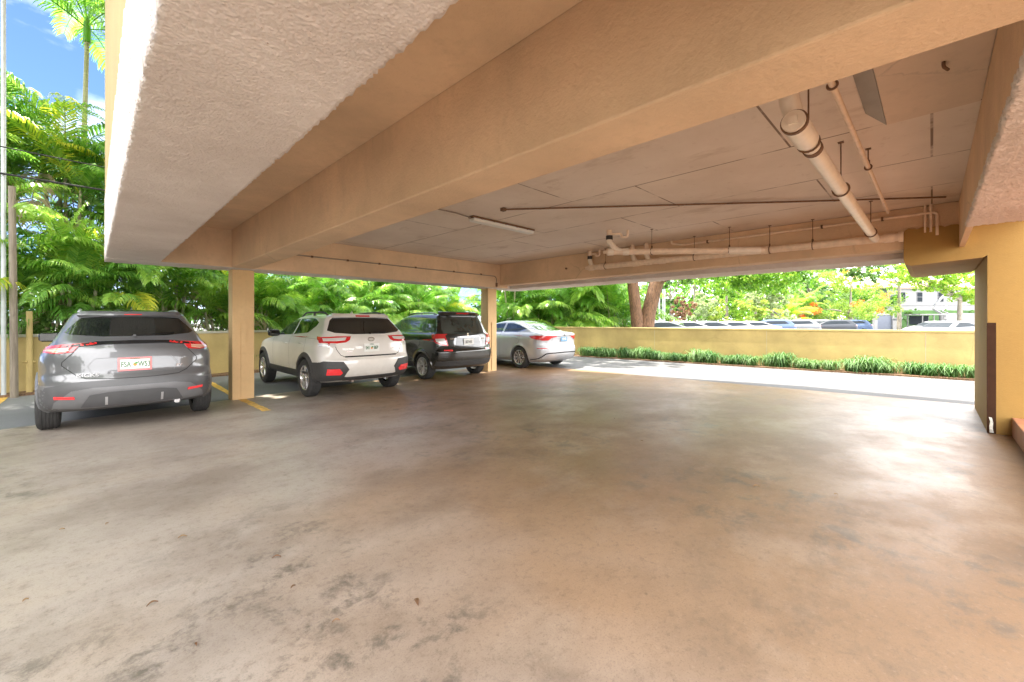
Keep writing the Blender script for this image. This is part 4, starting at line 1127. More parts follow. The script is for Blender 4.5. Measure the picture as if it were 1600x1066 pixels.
# ------------------------------------------------------------------ 3. black small crossover
s_rows = [(.26, -.56, 3.05, .78, .25, .6), (.32, -.66, 3.15, .83, .30, .8), (.42, -.72, 3.26, .86, .32, .8), (.56, -.765, 3.29, .872, .34, .8), (.68, -.77, 3.29, .876, .34, .8), (.74, -.73, 3.27, .878, .34, .8),
          (.84, -.70, 3.22, .878, .32, .8), (.94, -.69, 3.08, .875, .30, .8), (1.02, -.68, 2.8, .862, .30, .8), (1.08, -.665, 2.4, .84, .28, .7), (1.13, -.64, 2.15, .80, .26, .5), (1.25, -.57, 1.95, .75, .22, .4),
          (1.38, -.50, 1.72, .70, .20, .4), (1.50, -.44, 1.45, .65, .2, .4), (1.55, -.42, 1.28, .61, .22, .4), (1.58, -.36, 1.1, .54, .25, .4), (1.60, -.1, .9, .40, .4, .4), (1.61, .1, .7, .2, .4, .4), (1.612, .3, .5, .02, .1, .1)]
B = Car('parked_car', 'glossy black compact crossover parked left of the far pillar', 'car', (6.53, 8.74, 0), s_rows, 2.50, .315, .885, M['p_black'], Ra=.36, flare=.022)
B.patch('rear_window', [(-.66, 1.12), (-.68, 1.2), (-.60, 1.50), (-.4, 1.53), (.4, 1.53), (.60, 1.50), (.68, 1.2), (.66, 1.12), (.3, 1.09), (-.3, 1.09)], 'R', M['glass_clear'], off=.004)
B.patch('spoiler', [(-.60, 1.525), (-.55, 1.575), (.55, 1.575), (.60, 1.525), (.3, 1.535), (-.3, 1.535)], 'R', M['p_black'], off=.07, skirt=.05)
B.patch('brake_light', [(-.2, 1.545), (.2, 1.545), (.2, 1.56), (-.2, 1.56)], 'R', M['lamp_red'], off=.073)
B.patch('rear_bumper_lip', [(-.84, .36), (-.84, .46), (.84, .46), (.84, .36), (.5, .345), (-.5, .345)], 'R', M['cladding'], off=.014)
for sg in (-1, 1):
    P = lambda pts: [(sg*a, b) for a, b in (pts if sg > 0 else pts[::-1])]
    md = 'L' if sg < 0 else 'X'
    tl = B.patch('tail_light', P([(.87, .96), (.865, 1.05), (.82, 1.10), (.66, 1.095), (.62, .98), (.585, .84), (.60, .815), (.75, .84), (.84, .89)]), 'R', M['lamp_red'], off=.014)
    B.patch('clear_lens', P([(.83, .925), (.84, .99), (.67, .995), (.63, .86), (.74, .875)]), 'R', M['lamp_clear'], off=.020, parent=tl)
    B.patch('tail_light', [(-.62, .95), (-.42, 1.0), (-.34, 1.09), (-.62, 1.10)], md, M['lamp_red'], off=.012)
    B.patch('reflector', P([(.50, .695), (.50, .725), (.70, .735), (.72, .705)]), 'R', M['reflector'], off=.008)
    B.patch('side_window', [(-.42, 1.14), (-.40, 1.42), (-.22, 1.49), (.02, 1.50), (.04, 1.13)], md, M['glass_clear'], off=.003)
    B.patch('side_window', [(.12, 1.13), (.10, 1.505), (.80, 1.50), (.80, 1.115)], md, M['glass_clear'], off=.003)
    B.patch('side_window', [(.88, 1.115), (.88, 1.50), (1.2, 1.48), (1.5, 1.37), (1.92, 1.12)], md, M['glass_clear'], off=.003)
    B.line('door_gap', [(.08, 1.12), (.10, .85), (.34, .66), (.40, .30)], md); B.line('door_gap', [(.84, 1.1), (.85, .30)], md); B.line('door_gap', [(1.9, 1.08), (1.85, .30)], md)
    B.patch('side_trim', [(.42, .30), (.42, .42), (2.1, .42), (2.1, .30)], md, M['cladding'], off=.012)
    handle(B, .24, .96, md, M['p_black']); handle(B, 1.02, .95, md, M['p_black']); mirror(B, 1.72, 1.13, md, M['p_black'])
    roof_rail(B, sg*.56, -.15, 1.15, M['p_black'], .04)
B.line('hatch_gap', [(-.63, 1.09), (-.60, .85), (-.55, .76), (.55, .76), (.60, .85), (.63, 1.09)], 'R', w=.012)
B.patch('garnish', [(-.34, 1.02), (-.32, 1.035), (.32, 1.035), (.34, 1.02)], 'R', M['chrome'], off=.02)
B.line('recess_crease', [(-.42, .80), (-.38, 1.0)], 'R', M['chrome'], w=.008, off=.004)
B.line('recess_crease', [(.42, .80), (.38, 1.0)], 'R', M['chrome'], w=.008, off=.004)
B.line('bumper_crease', [(-.84, .60), (-.4, .64), (.4, .64), (.84, .60)], 'R', M['p_black'], w=.03, off=.012)
plate(B, 0.0, .905, .305, .152, M['plate_white'], 'BZ7 41K', M['ink'])
badge(B, 'model_badge', 'SX4', .05, M['chrome'], -.47, .985, 1.4)
badge(B, 'trim_badge', 'AWD', .04, M['chrome'], .48, .975, 1.2)
text_obj('maker_emblem', 'S', .10, M['chrome'], B.root, (0.0, B.proj(0, 1.08, 'R')[0].y - .01, 1.075), sx=1.2)
wiper(B, .05, 1.13, -.38, 1.15)
B.patch('windscreen', [(-.66, 1.16), (-.55, 1.50), (.55, 1.50), (.66, 1.16)], 'F', M['glass_clear'], off=.003, res=.1)
B.arch(M['p_black'], w=.05, off=.016)
MB().tube([(.0, 1.1, 1.60), (.0, .75, 1.82)], .004, 5).build('antenna', M['gloss_black'], B.root)
B.wheels('multi', .222, M['rim_silver'], 10); B.place()

# ------------------------------------------------------------------ 4. silver sedan
n_rows = [(.20, -.72, 3.35, .79, .45, .7), (.27, -.88, 3.48, .85, .5, .8), (.36, -.96, 3.56, .885, .55, .9), (.50, -1.01, 3.60, .90, .6, .9), (.60, -1.015, 3.60, .903, .6, .9), (.66, -.985, 3.58, .905, .6, .9),
          (.76, -.965, 3.52, .907, .6, .9), (.86, -.975, 3.40, .903, .6, .9), (.94, -1.0, 3.2, .885, .6, .9), (1.01, -1.01, 2.8, .845, .55, .9), (1.045, -.98, 2.5, .80, .5, .8), (1.075, -.80, 2.3, .76, .4, .6), (1.105, -.55, 2.12, .735, .35, .5),
          (1.16, -.38, 2.0, .71, .3, .4), (1.26, -.10, 1.75, .66, .3, .4), (1.345, .16, 1.52, .61, .3, .4), (1.39, .36, 1.34, .565, .3, .4), (1.42, .58, 1.18, .48, .3, .3), (1.437, .75, 1.05, .3, .2, .2), (1.442, .85, .95, .02, .05, .05)]
N = Car('parked_car', 'pale silver sedan with blue number plate parked beyond the far pillar', 'car', (9.97, 8.77, 0), n_rows, 2.71, .325, .915, M['p_silver'], Ra=.37, flare=.014)
N.patch('rear_window', [(-.62, 1.14), (-.52, 1.30), (-.42, 1.375), (.42, 1.375), (.52, 1.30), (.62, 1.14), (.4, 1.115), (-.4, 1.115)], 'R', M['glass'], off=.003)
for sg in (-1, 1):
    P = lambda pts: [(sg*a, b) for a, b in (pts if sg > 0 else pts[::-1])]
    md = 'L' if sg < 0 else 'X'
    N.patch('tail_light', P([(.88, .90), (.87, .97), (.60, .985), (.36, .975), (.32, .95), (.52, .92), (.62, .845), (.78, .845)]), 'R', M['lamp_red'], off=.010)
    N.patch('tail_light', [(-.88, .86), (-.70, .865), (-.50, .90), (-.38, .965), (-.60, .985), (-.88, .98)], md, M['lamp_red'], off=.008)
    N.patch('side_window', [(-.12, 1.185), (.22, 1.085), (.80, 1.07), (.76, 1.345), (.5, 1.345), (.2, 1.285)], md, M['glass_clear'], off=.003)
    N.patch('side_window', [(.88, 1.07), (1.85, 1.045), (1.55, 1.25), (1.2, 1.33), (.85, 1.35)], md, M['glass_clear'], off=.003)
    N.line('window_chrome', [(-.16, 1.18), (.2, 1.07), (1.9, 1.035)], md, M['chrome'], w=.014, off=.006)
    N.line('roof_pillar_trim', [(-.16, 1.19), (-.42, 1.155), (-.62, 1.10)], md, M['gloss_black'], w=.028, off=.006)
    N.line('door_gap', [(.10, 1.08), (-.02, .92), (.02, .78), (.28, .62), (.36, .42), (.42, .28)], md); N.line('door_gap', [(.86, 1.05), (.88, .27), (.42, .27)], md); N.line('door_gap', [(1.95, 1.02), (1.92, .27), (.88, .27)], md)
    N.line('shoulder_crease', [(-.35, .90), (.5, .88), (1.9, .84)], md, M['p_silver'], w=.02, off=.006)
    handle(N, .18, .915, md, M['p_silver'], .22); handle(N, 1.08, .895, md, M['p_silver'], .22); mirror(N, 1.75, 1.06, md, M['p_silver'])
    N.patch('reflector', P([(.60, .600), (.60, .618), (.86, .63), (.87, .61)]), 'R', M['lamp_red'], off=.004)
    N.line('bumper_strip', P([(.86, .285), (.70, .46), (.62, .475), (0, .49)])[::-1] if sg > 0 else [(-.86, .285), (-.70, .46), (-.62, .475), (0, .49)], 'R', M['gloss_black'], w=.03, off=.012)
N.line('boot_gap', [(-.50, .965), (-.48, .80), (-.40, .70), (.40, .70), (.48, .80), (.50, .965)], 'R', w=.006)
N.patch('boot_ledge', [(-.36, .962), (-.36, .974), (.36, .974), (.36, .962)], 'R', M['seam'], off=.003)
N.patch('bumper_valance', [(-.70, .30), (-.60, .44), (.60, .44), (.70, .30), (.3, .27), (-.3, .27)], 'R', M['silver_trim'], off=.008)
plate(N, 0.0, .885, .305, .152, M['plate_blue'], '1CX 482', M['plate_white'])
p, n = N.proj(0, 1.01, 'R')
mm = MB(); mm.tube([(math.cos(a)*.036, p.y - .012, 1.012 + math.sin(a)*.032) for a in np.linspace(0, 2*math.pi, 21)], .005, 6, cap=False); mm.box(-.05, .05, p.y-.018, p.y-.01, 1.006, 1.018)
mm.build('round_emblem', M['gloss_black'], N.root)
badge(N, 'model_badge', 'SENTRA', .035, M['chrome'], .30, 1.0, 1.2)
N.patch('windscreen', [(-.62, 1.08), (-.50, 1.34), (.50, 1.34), (.62, 1.08)], 'F', M['glass'], off=.003, res=.1)
N.arch(M['p_silver'], w=.03, off=.006)
N.wheels('y', .218, M['rim_machined'], 5); N.place()
# ================================================================== PLANTS
def unit(v): return v / np.maximum(np.linalg.norm(v, axis=-1, keepdims=True), 1e-9)

def frond_mesh(name, L, elev, droop, nl=44, ll=.52, width=.036, ragged=0.0, seed=0, vang=.35):
    """a feather palm leaf: arching midrib along +Y and folded leaflets"""
    r = np.random.default_rng(seed)
    n = 26; t = np.linspace(0, 1, n); ang = R(elev) - R(droop) * t**1.5
    dy = np.cos(ang); dz = np.sin(ang)
    Y = np.concatenate([[0], np.cumsum(dy[:-1])]) * L / n; Z = np.concatenate([[0], np.cumsum(dz[:-1])]) * L / n
    bow = (r.random() - .5) * .25 * L
    X = bow * t**2
    P = np.stack([X, Y, Z], 1)
    V = []; F = []
    def q(a, b, c, d):
        k = len(V); V.extend([a, b, c, d]); F.append((k, k+1, k+2, k+3))
    # midrib as a thin 3-sided tube drawn with quads
    for i in range(n - 1):
        w0 = .016 * (1 - .8*t[i]); w1 = .016 * (1 - .8*t[i+1])
        a, b = P[i], P[i+1]
        for (ux, uz) , (vx, vz) in (((-1, .5), (1, .5)), ((1, .5), (0, -1)), ((0, -1), (-1, .5))):
            q(a + np.array([ux*w0, 0, uz*w0]), a + np.array([vx*w0, 0, vz*w0]), b + np.array([vx*w1, 0, vz*w1]), b + np.array([ux*w1, 0, uz*w1]))
    for sgn in (-1, 1):
        for j in range(nl):
            u = .14 + .86 * (j + r.random()*.5) / nl
            if r.random() < ragged: continue
            f = u * (n - 1); i = min(int(f), n - 2); p = P[i] + (P[i+1] - P[i]) * (f - i)
            tan = unit(P[i+1] - P[i]); side = unit(np.cross(tan, [0, 0, 1.0])) * sgn; up = np.cross(side * sgn, tan); up = up if up[2] > 0 else -up
            l = ll * (.35 + .65*math.sin(math.pi * min(1, u*.92 + .08))**.7) * r.uniform(.88, 1.1)
            fwd = .45 + .75*u
            va = vang + r.uniform(-.15, .15)
            d = unit(side * 1.0 + tan * fwd + up * va)
            d2 = unit(d + np.array([0, 0, -.55 - .5*r.random()]))
            d3 = unit(d2 + np.array([0, 0, -.75]))
            m1 = p + d * l * .42; m2 = m1 + d2 * l * .34; e = m2 + d3 * l * .24
            wv = unit(tan * 1.0 - d * np.dot(tan, d)) * width * (.6 + .4*math.sin(math.pi*u)) * .5
            q(p - wv*.5, p + wv*.5, m1 + wv, m1 - wv)
            q(m1 - wv, m1 + wv, m2 + wv*.75, m2 - wv*.75)
            q(m2 - wv*.75, m2 + wv*.75, e + wv*.08, e - wv*.08)
    return np.array(V), np.array(F)
FR = {}
def fr_obj(key, mat):
    if (key, mat) not in FR:
        specs = {'up': (2.1, 72, 62, 0), 'up2': (2.3, 62, 80, 0), 'mid': (2.3, 48, 85, 0), 'mid2': (2.1, 38, 80, 0), 'low': (2.0, 20, 80, 0), 'hang': (1.9, -5, 65, .05), 'spear': (1.7, 84, 25, 0), 'dead': (1.7, -45, 38, .45)}
        L, e, d, rg = specs[key]
        V, F = frond_mesh('frond', L, e, d, ragged=rg, seed=len(FR) + 3)
        me = mesh_np('frond', V, F, M[mat]); FR[(key, mat)] = me.data; bpy.data.objects.remove(me)
    return FR[(key, mat)]
def add_frond(root, key, mat, loc, rz, s, tilt=0, name='frond', label=None):
    o = bpy.data.objects.new(name, fr_obj(key, mat)); COL.objects.link(o); o.parent = root
    o.location = loc; o.rotation_euler = (tilt, random.uniform(-.25, .25), rz); o.scale = (s, s, s)
    return o
def palm_clump(x, y, label, stems, group='palms behind the low wall', yellow=.06, hmin=1.2, hmax=3.2, fs=1.0, nf=(6, 8), spread=.55, dead=.05, name='clumping_palm'):
    root = empty(name, (x, y, 0)); tag(root, label, 'palm', group)
    nfr = 0
    for i in range(stems):
        a = 2*math.pi*i/stems + random.uniform(-.4, .4); h = random.uniform(hmin, hmax)
        lean = random.uniform(.1, spread)
        b = Vector((math.cos(a)*.18, math.sin(a)*.18, 0)); t = Vector((math.cos(a)*lean, math.sin(a)*lean, h))
        mid = b.lerp(t, .5) + Vector((-math.cos(a)*.06, -math.sin(a)*.06, 0))
        MB().tube([b, b.lerp(mid, .5), mid, mid.lerp(t, .5), t, t + Vector((math.cos(a)*.03, math.sin(a)*.03, .35))], [.045, .040, .036, .034, .038, .02], 8).build('stem', M['cane'], root, smooth=True)
        n = random.randint(*nf); base = random.uniform(0, 6.28)
        for j in range(n):
            if nfr >= 92: break
            nfr += 1
            k = j / n
            key = random.choice(['up', 'up2'] if k < .3 else ['mid', 'mid2', 'up2'] if k < .65 else ['low', 'mid2', 'hang'])
            if j == 0: key = 'spear'
            mat = 'frond'
            if random.random() < yellow: mat = 'frond_yellow'
            if random.random() < dead: key, mat = 'dead', 'frond_dry'
            add_frond(root, key, mat, tuple(t + Vector((0, 0, .30 - .25*k))), base + j * 2.4, fs * random.uniform(.8, 1.15))
    return root

def wallY(x): return 12.57 + .229 * (x + 1.09)
# left group, in the sun: tall, overlapping
left = [(-2.6, 1.0, 2.2, 4.6, 'at the far left, beside the utility pole'), (-1.35, 1.0, 1.2, 3.2, 'just behind the wall by the utility pole'), (-.35, .9, 1.0, 2.8, 'behind the wall left of the grey crossover roof'),
        (.6, 1.2, .9, 2.6, 'drooping over the roof of the grey crossover'), (1.5, 1.0, .9, 2.6, 'just left of the near pillar')]
for x, dy, h0, h1, w in left:
    palm_clump(x, wallY(x) + dy, 'bushy feather palm ' + w, 5, hmin=h0, hmax=h1, yellow=.12 if x < 0 else .04, group='palms behind the low wall')
back_l = [(-3.2, 3.2, 3.5, 6.0, 'tallest dense feather palm at the left edge of the photo'), (-1.7, 3.6, 3.2, 5.6, 'tall feather palm with yellowing fronds behind the utility pole'), (-.4, 2.9, 2.8, 5.2, 'tall feather palm under the two black cables'), (.9, 3.0, 2.5, 4.8, 'tall feather palm half hidden by the corner of the fascia')]
for x, dy, h0, h1, w in back_l:
    palm_clump(x, wallY(x) + dy, w, 6, hmin=h0, hmax=h1, yellow=.09, fs=1.15, dead=.08)
names_mid = ['just right of the near pillar', 'above the bonnet of the white hatchback', 'above the roof of the white hatchback', 'between the white hatchback and the black crossover', 'behind the black crossover roof', 'just left of the far pillar', 'directly behind the far pillar', 'above the silver sedan roof', 'where the wall turns behind the silver sedan']
for i, w in enumerate(names_mid):
    x = 2.6 + i * 1.18
    palm_clump(x, wallY(x) + random.uniform(.8, 1.3), 'low arching feather palm ' + w, 5, hmin=.6, hmax=2.1, yellow=.07, dead=.07, fs=.95)
for i, w in enumerate(['seen over the white hatchback', 'seen over the black crossover', 'rising beyond the far pillar', 'seen over the silver sedan boot']):
    x = 3.6 + i * 2.5
    palm_clump(x, wallY(x) + 2.7, 'taller second-row feather palm ' + w, 6, hmin=1.5, hmax=3.4, fs=1.1, yellow=.05)
for i, (px, d, w) in enumerate([(800, 21.5, 'nearest to the far pillar'), (845, 22.5, 'above the rear window of the silver sedan'), (890, 21, 'above the boot of the silver sedan'), (925, 22.5, 'midway between the sedan and the forked tree'), (958, 21, 'beside the forked tree')]):
    p = at(px, d)
    palm_clump(p.x, p.y, 'broad dark feather palm beyond the yellow wall, ' + w, 6, group='palms beyond the driveway wall', hmin=.6, hmax=3.4, fs=1.35, yellow=.02)
# single tall palm against the sky
def tall_palm(x, y, h, label, lean=.3, n=16, fs=1.25):
    root = empty('tall_palm', (x, y, 0)); tag(root, label, 'palm')
    MB().tube([(0, 0, 0), (lean*.3, 0, h*.35), (lean*.7, 0, h*.7), (lean, 0, h)], [.09, .07, .06, .05], 14).build('trunk', M['cane'], root, smooth=True)
    MB().tube([(lean, 0, h - .05), (lean, 0, h + .45), (lean, 0, h + .7)], [.085, .075, .03], 12).build('crownshaft', M['frond'], root, smooth=True)
    for j in range(n):
        k = j/n; key = 'up' if k < .25 else 'up2' if k < .45 else 'mid' if k < .75 else 'low'
        add_frond(root, key, 'frond', (lean, 0, h + .6 - .3*k), j*2.4, fs*random.uniform(.9, 1.1))
tall_palm(-.30, 16.6, 9.2, 'slender ringed palm standing against the blue sky at top left', .2)
tall_palm(-3.1, 12.9, 8.6, 'second slender palm whose fronds hang into the top left corner', .3, 16, 1.5)

def leafcloud(clusters, n, size, seed=0, flat=.0):
    """clusters: (cx,cy,cz,rx,ry,rz,weight) -> leaf quads spread through them in sub-clumps"""
    r = np.random.default_rng(seed); Cc = np.array(clusters, float); w = Cc[:, 6] / Cc[:, 6].sum()
    ncl = max(8, n // 55)
    ci = r.choice(len(Cc), ncl, p=w)
    d = unit(r.normal(size=(ncl, 3))); rad = r.random(ncl)**.45
    cc = Cc[ci, :3] + d * rad[:, None] * Cc[ci, 3:6]
    cr = r.uniform(.16, .34, ncl) * Cc[ci, 3:6].mean(1)
    k = r.choice(ncl, n); dd = unit(r.normal(size=(n, 3)))
    p = cc[k] + dd * (r.random(n)**.5)[:, None] * cr[k][:, None] * np.array([1, 1, .75])
    a = unit(r.normal(size=(n, 3)) + dd*.4); b = unit(np.cross(a, r.normal(size=(n, 3))))
    s = (size * r.uniform(.6, 1.3, n))[:, None]
    V = np.stack([p - a*s*.5, p + b*s*.26, p + a*s*.5, p - b*s*.26], 1).reshape(-1, 3)
    F = np.arange(4*n).reshape(-1, 4)
    return V, F
def tree(name, label, pos, trunk, clusters, n, size, mat, bark='bark_grey', group=None, seed=0, cat='tree', branches=True, flowers=0):
    root = empty(name, tuple(pos)); tag(root, label, cat, group)
    if trunk:
        m = MB()
        m.tube(trunk[0], trunk[1], 12)
        if branches:
            tp = Vector(trunk[0][-1])
            for c in clusters[:7]:
                e = Vector(c[:3]); m.tube([tp - Vector((0, 0, .3)), tp.lerp(e, .5) + Vector((0, 0, -.1*e.z/8)), e], [trunk[1][-1]*.7, trunk[1][-1]*.4, trunk[1][-1]*.12], 7)
        m.build('trunk', M[bark], root, smooth=True)
    V, F = leafcloud(clusters, n, size, seed)
    mesh_np('crown', V, F, M[mat], root)
    if flowers:
        V, F = leafcloud(clusters, flowers, size*1.2, seed + 5)
        mesh_np('blossom', V, F, M['flower'], root)
    return root

# dense growth behind the palms
pts = []
for i in range(30):
    x = -5 + i * .75; pts.append((x, wallY(x) + 4.6 + random.random()*.8, 1.6, .9, .7, 2.0, 1))
V, F = leafcloud(pts, 42000, .17, 3)
o = mesh_np('undergrowth', V, F, M['leaf_dark']); tag(o, 'dark dense undergrowth filling in behind the palms', 'undergrowth', kind='stuff')
pts = [(at(px, 25).x, at(px, 25).y, 1.9, 1.3, 1.3, 2.3, 1) for px in range(770, 985, 24)]
V, F = leafcloud(pts, 26000, .2, 4)
o = mesh_np('undergrowth', V, F, M['leaf_dark']); tag(o, 'dark green thicket beyond the yellow driveway wall left of the forked tree', 'undergrowth', kind='stuff')
pts = [(-6.2 + random.uniform(-.4, .4), y, 2.3, 1.1, 1.0, 2.0, 1) for y in np.arange(-5, 9.5, .9)]  # hedge out of view, added to hold back sky light from the left
V, F = leafcloud(pts, 26000, .3, 6)
o = mesh_np('added_hedgerow', V, F, M['leaf_mid']); tag(o, 'tall hedge closing the open left side of the apron', 'hedge', kind='stuff')
for i, (x, dy, w) in enumerate([(-.75, .5, 'dark leafy shrub above the wall beside the utility pole'), (-.1, .45, 'dark leafy shrub above the wall at the left shoulder of the grey crossover'), (1.35, .5, 'small leafy shrub above the wall by the near pillar')]):
    tree('shrub', w, (x, wallY(x) + dy, 0), None, [(0, 0, 1.0, .38, .3, .55, 1)], 2600, .085, 'leaf_mid', seed=20+i, cat='shrub')

# the forked tree
root = empty('forked_tree', tuple(at(1003, 18.6))); tag(root, 'big tree with a forked orange-brown trunk behind the driveway wall', 'tree')
rr = Vector((1/S2, -1/S2, 0))     # towards the right of the photo
def rp(a, z, dd=0): return rr * a + Vector((1/S2, 1/S2, 0)) * dd + Vector((0, 0, z))
MB().tube([rp(-.05, -.1), rp(-.14, .9), rp(-.28, 2.0), rp(-.42, 3.2), rp(-.6, 5)], [.40, .30, .25, .24, .2], 18).build('trunk', M['bark'], root, smooth=True)
MB().tube([rp(.08, -.1), rp(.14, .9), rp(.30, 1.8), rp(.58, 2.9), rp(1.0, 3.9), rp(1.6, 5.2)], [.42, .35, .31, .30, .27, .22], 18).build('trunk', M['bark'], root, smooth=True)
MB().tube([rp(.9, 3.3), rp(2.2, 3.9, .3), rp(4.0, 4.3, .6), rp(6, 4.6, .6)], [.2, .15, .1, .05], 10).tube([rp(-.5, 4), rp(-1.8, 5.2, .5), rp(-3, 6.4, .5)], [.2, .12, .05], 10).tube([rp(1.4, 4.6), rp(2.2, 6.5, -1), rp(3, 8, -1.5)], [.22, .14, .05], 10).build('branch', M['bark'], root, smooth=True)
cl = []
for k in range(24):
    a = random.uniform(-3.5, 9); dd = random.uniform(-3.5, 3.5)
    z = 5.4 + random.uniform(0, 3.5); 
    if k < 12: a = random.uniform(1.6, 7.5); z = random.uniform(3.3, 4.6); dd = random.uniform(-1.5, 2.5)
    q = rp(a, z, dd); cl.append((q.x, q.y, q.z, 1.25, 1.25, .85, 1))
V, F = leafcloud(cl, 42000, .15, 8); mesh_np('crown', V, F, M['leaf_bright'], root)

# canopies added out of view over the stalls and left side to block sun
def shade(label, x, y, tx, ty, z, rx, ry, rz_, n, seed):
    c = []
    for k in range(26):
        a = k*2.4; q = ((k + .5)/26)**.5
        c.append((x - tx + math.cos(a)*rx*q*.85, y - ty + math.sin(a)*ry*q*.85, z + random.uniform(-rz_, rz_)*.5, rx*.42, ry*.42, rz_*.6, 1))
    tree('added_shade_tree', label, (tx, ty, 0), ([(0, 0, 0), (.1, 0, z*.45), ((x-tx)*.3, (y-ty)*.3, z*.78)], [.3, .24, .16]), c, n, .24, 'leaf_canopy', seed=seed, group='tall shade trees added over the stalls to block sun')
shade('tall shade tree added left of the parking apron to block sun', -2.2, 6.6, -5.4, 7.4, 10.2, 2.9, 7.4, 1.5, 52000, 31)
shade('slim shade tree added along the yellow upper wall to close a sun gap', -1.4, 6.4, -5.9, 3.6, 10.9, 1.5, 5.6, 1.0, 30000, 35)
shade('tall shade tree added behind the white hatchback to block sun', 2.6, 13.6, 4.2, 17.4, 11.0, 3.2, 3.2, 1.6, 30000, 32)
shade('tall shade tree added behind the black crossover to block sun', 7.4, 14.0, 8.4, 18.6, 11.2, 3.2, 3.0, 1.6, 24000, 33)
shade('tall shade tree added behind the silver sedan to block sun', 11.8, 13.4, 13.0, 19.5, 11.4, 2.8, 4.0, 1.6, 13000, 34)

# ------------------------------------------------------------------ border plants along the driveway wall
def strap_mesh(seed, n=170, h=.36, w=.018):
    r = np.random.default_rng(seed); V = []; F = []
    for i in range(n):
        a = r.uniform(0, 2*math.pi); L = h * r.uniform(.75, 1.25); out = r.uniform(.2, 1.25)
        b = np.array([r.normal()*.09, r.normal()*.09, 0]); d = np.array([math.cos(a), math.sin(a), 0]); sd_ = np.array([-d[1], d[0], 0]) * w * .5
        p = [b, b + d*out*L*.22 + [0, 0, L*.62], b + d*out*L*.62 + [0, 0, L*(1.0 - .18*out)], b + d*out*L*1.02 + [0, 0, L*(1.0 - .62*out)]]
        ws = [1, 1.1, .8, .1]
        for k in range(3):
            c = len(V); V += [p[k] - sd_*ws[k], p[k] + sd_*ws[k], p[k+1] + sd_*ws[k+1], p[k+1] - sd_*ws[k+1]]; F.append((c, c+1, c+2, c+3))
    return np.array(V), np.array(F)
straps = []
for k in range(5):
    V, F = strap_mesh(60 + k); o = mesh_np('border_plant', V, F, M['strap']); straps.append(o.data); bpy.data.objects.remove(o)
ords = ['first', 'second', 'third', 'fourth', 'fifth', 'sixth', 'seventh', 'eighth', 'ninth', 'tenth', 'eleventh', 'twelfth', 'thirteenth', 'fourteenth']
NB = 28
for i in range(NB):
    y = 9.9 - i * .395 + random.uniform(-.07, .07)
    o = bpy.data.objects.new('border_plant', straps[i % 5]); COL.objects.link(o)
    o.location = (14.07 + .098*(10 - y) + random.uniform(-.06, .06), y, .02); o.rotation_euler = (0, 0, random.uniform(0, 6.28)); s = random.uniform(.85, 1.2) * (1.25 if i in (11, 22) else 1); o.scale = (s, s, s*random.uniform(.72, 1.0))
    lab = ('strappy green border plant, %s along the wall counting from the silver sedan' % ords[i]) if i < 14 else ('strappy green border plant, %s along the wall counting back from the yellow end wall' % ords[NB - 1 - i])
    tag(o, lab, 'border plant', 'strappy border plants at the foot of the driveway wall')

# ------------------------------------------------------------------ trees beyond the parking lot
def blob_clusters(w, h, z0, k, seed, dp=None):
    r = random.Random(seed); return [(r.uniform(-w, w)*.7, r.uniform(-(dp or w), dp or w)*.6, z0 + r.random()*(h - z0), w*.42, w*.42, (h - z0)*.24, 1) for _ in range(k)]
bgt = [(1048, 40, 2.6, 6.5, 1.6, 'leaf_mid', 'mid green tree left of the row of light cars'), (1085, 46, 3.6, 9.5, 2.0, 'leaf_bright', 'bright green tree rising behind the row of light cars'), (1135, 44, 3.6, 9.0, 1.2, 'leaf_bright', 'rounded bright green tree left of the lime palm'),
       (1180, 48, 4.0, 10, 1.5, 'leaf_bright', 'tall leafy tree straight behind the lime palm'), (1205, 38, 2.6, 4.6, .7, 'leaf_grey', 'pale sage bush left of the lime palm'), (1262, 50, 3.8, 9.5, 1.5, 'leaf_dark', 'dark tree between the lime palm and the flame tree'), (1290, 52, 3.2, 8.8, 1.5, 'leaf_mid', 'pale green tree half behind the flame tree'),
       (1120, 37, 1.9, 3.0, .6, 'leaf_lime', 'low yellow-green bush behind the light cars'), (1165, 37, 2.0, 3.1, .6, 'leaf_lime', 'lime bush with orange tinges behind the light cars'), (1065, 33, 1.5, 3.0, .6, 'leaf_brown', 'russet leafed bush right of the forked tree'), (1098, 36, 1.7, 3.4, .6, 'leaf_grey', 'grey green bush beside the russet bush')]
for i, (px, d, w, h, z0, mt, lab) in enumerate(bgt):
    tree('broadleaf_tree' if h > 4 else 'bush', lab, at(px, d), ([(0, 0, 0), (.1, 0, h*.3), (0, 0, h*.6)], [.2, .15, .1]) if h > 4 else None, blob_clusters(w, h, z0, 12, 40+i), 9500 if h > 4 else 4500, .24 if h > 4 else .17, mt, seed=50+i, cat='tree' if h > 4 else 'bush')
tree('flame_tree', 'wide flame tree with orange red blossom in front of the white house', at(1328, 42), ([(0, 0, 0), (.2, 0, 1.6), (.1, 0, 2.6)], [.3, .22, .18]), blob_clusters(4.4, 6.6, 1.8, 16, 77), 13000, .17, 'leaf_lime', seed=71, flowers=900)
tree('broadleaf_tree', 'leafy tree hanging over the white house at the right', at(1500, 33), ([(0, 0, 0), (.2, 0, 2.0), (-.1, 0, 3.4)], [.2, .16, .12]), [(rr.x*a, rr.y*a, z, 1.2, 1.2, .6, 1) for a, z in ((-4.6, 4.9), (-3.6, 5.2), (-3, 4.4), (-2, 5.1), (-1.5, 4.2), (-.6, 4.8), (0, 3.6), (.4, 5.2), (1.3, 3.4), (1.8, 4.6), (-5.8, 5.3))], 15000, .17, 'leaf_bright', seed=72)
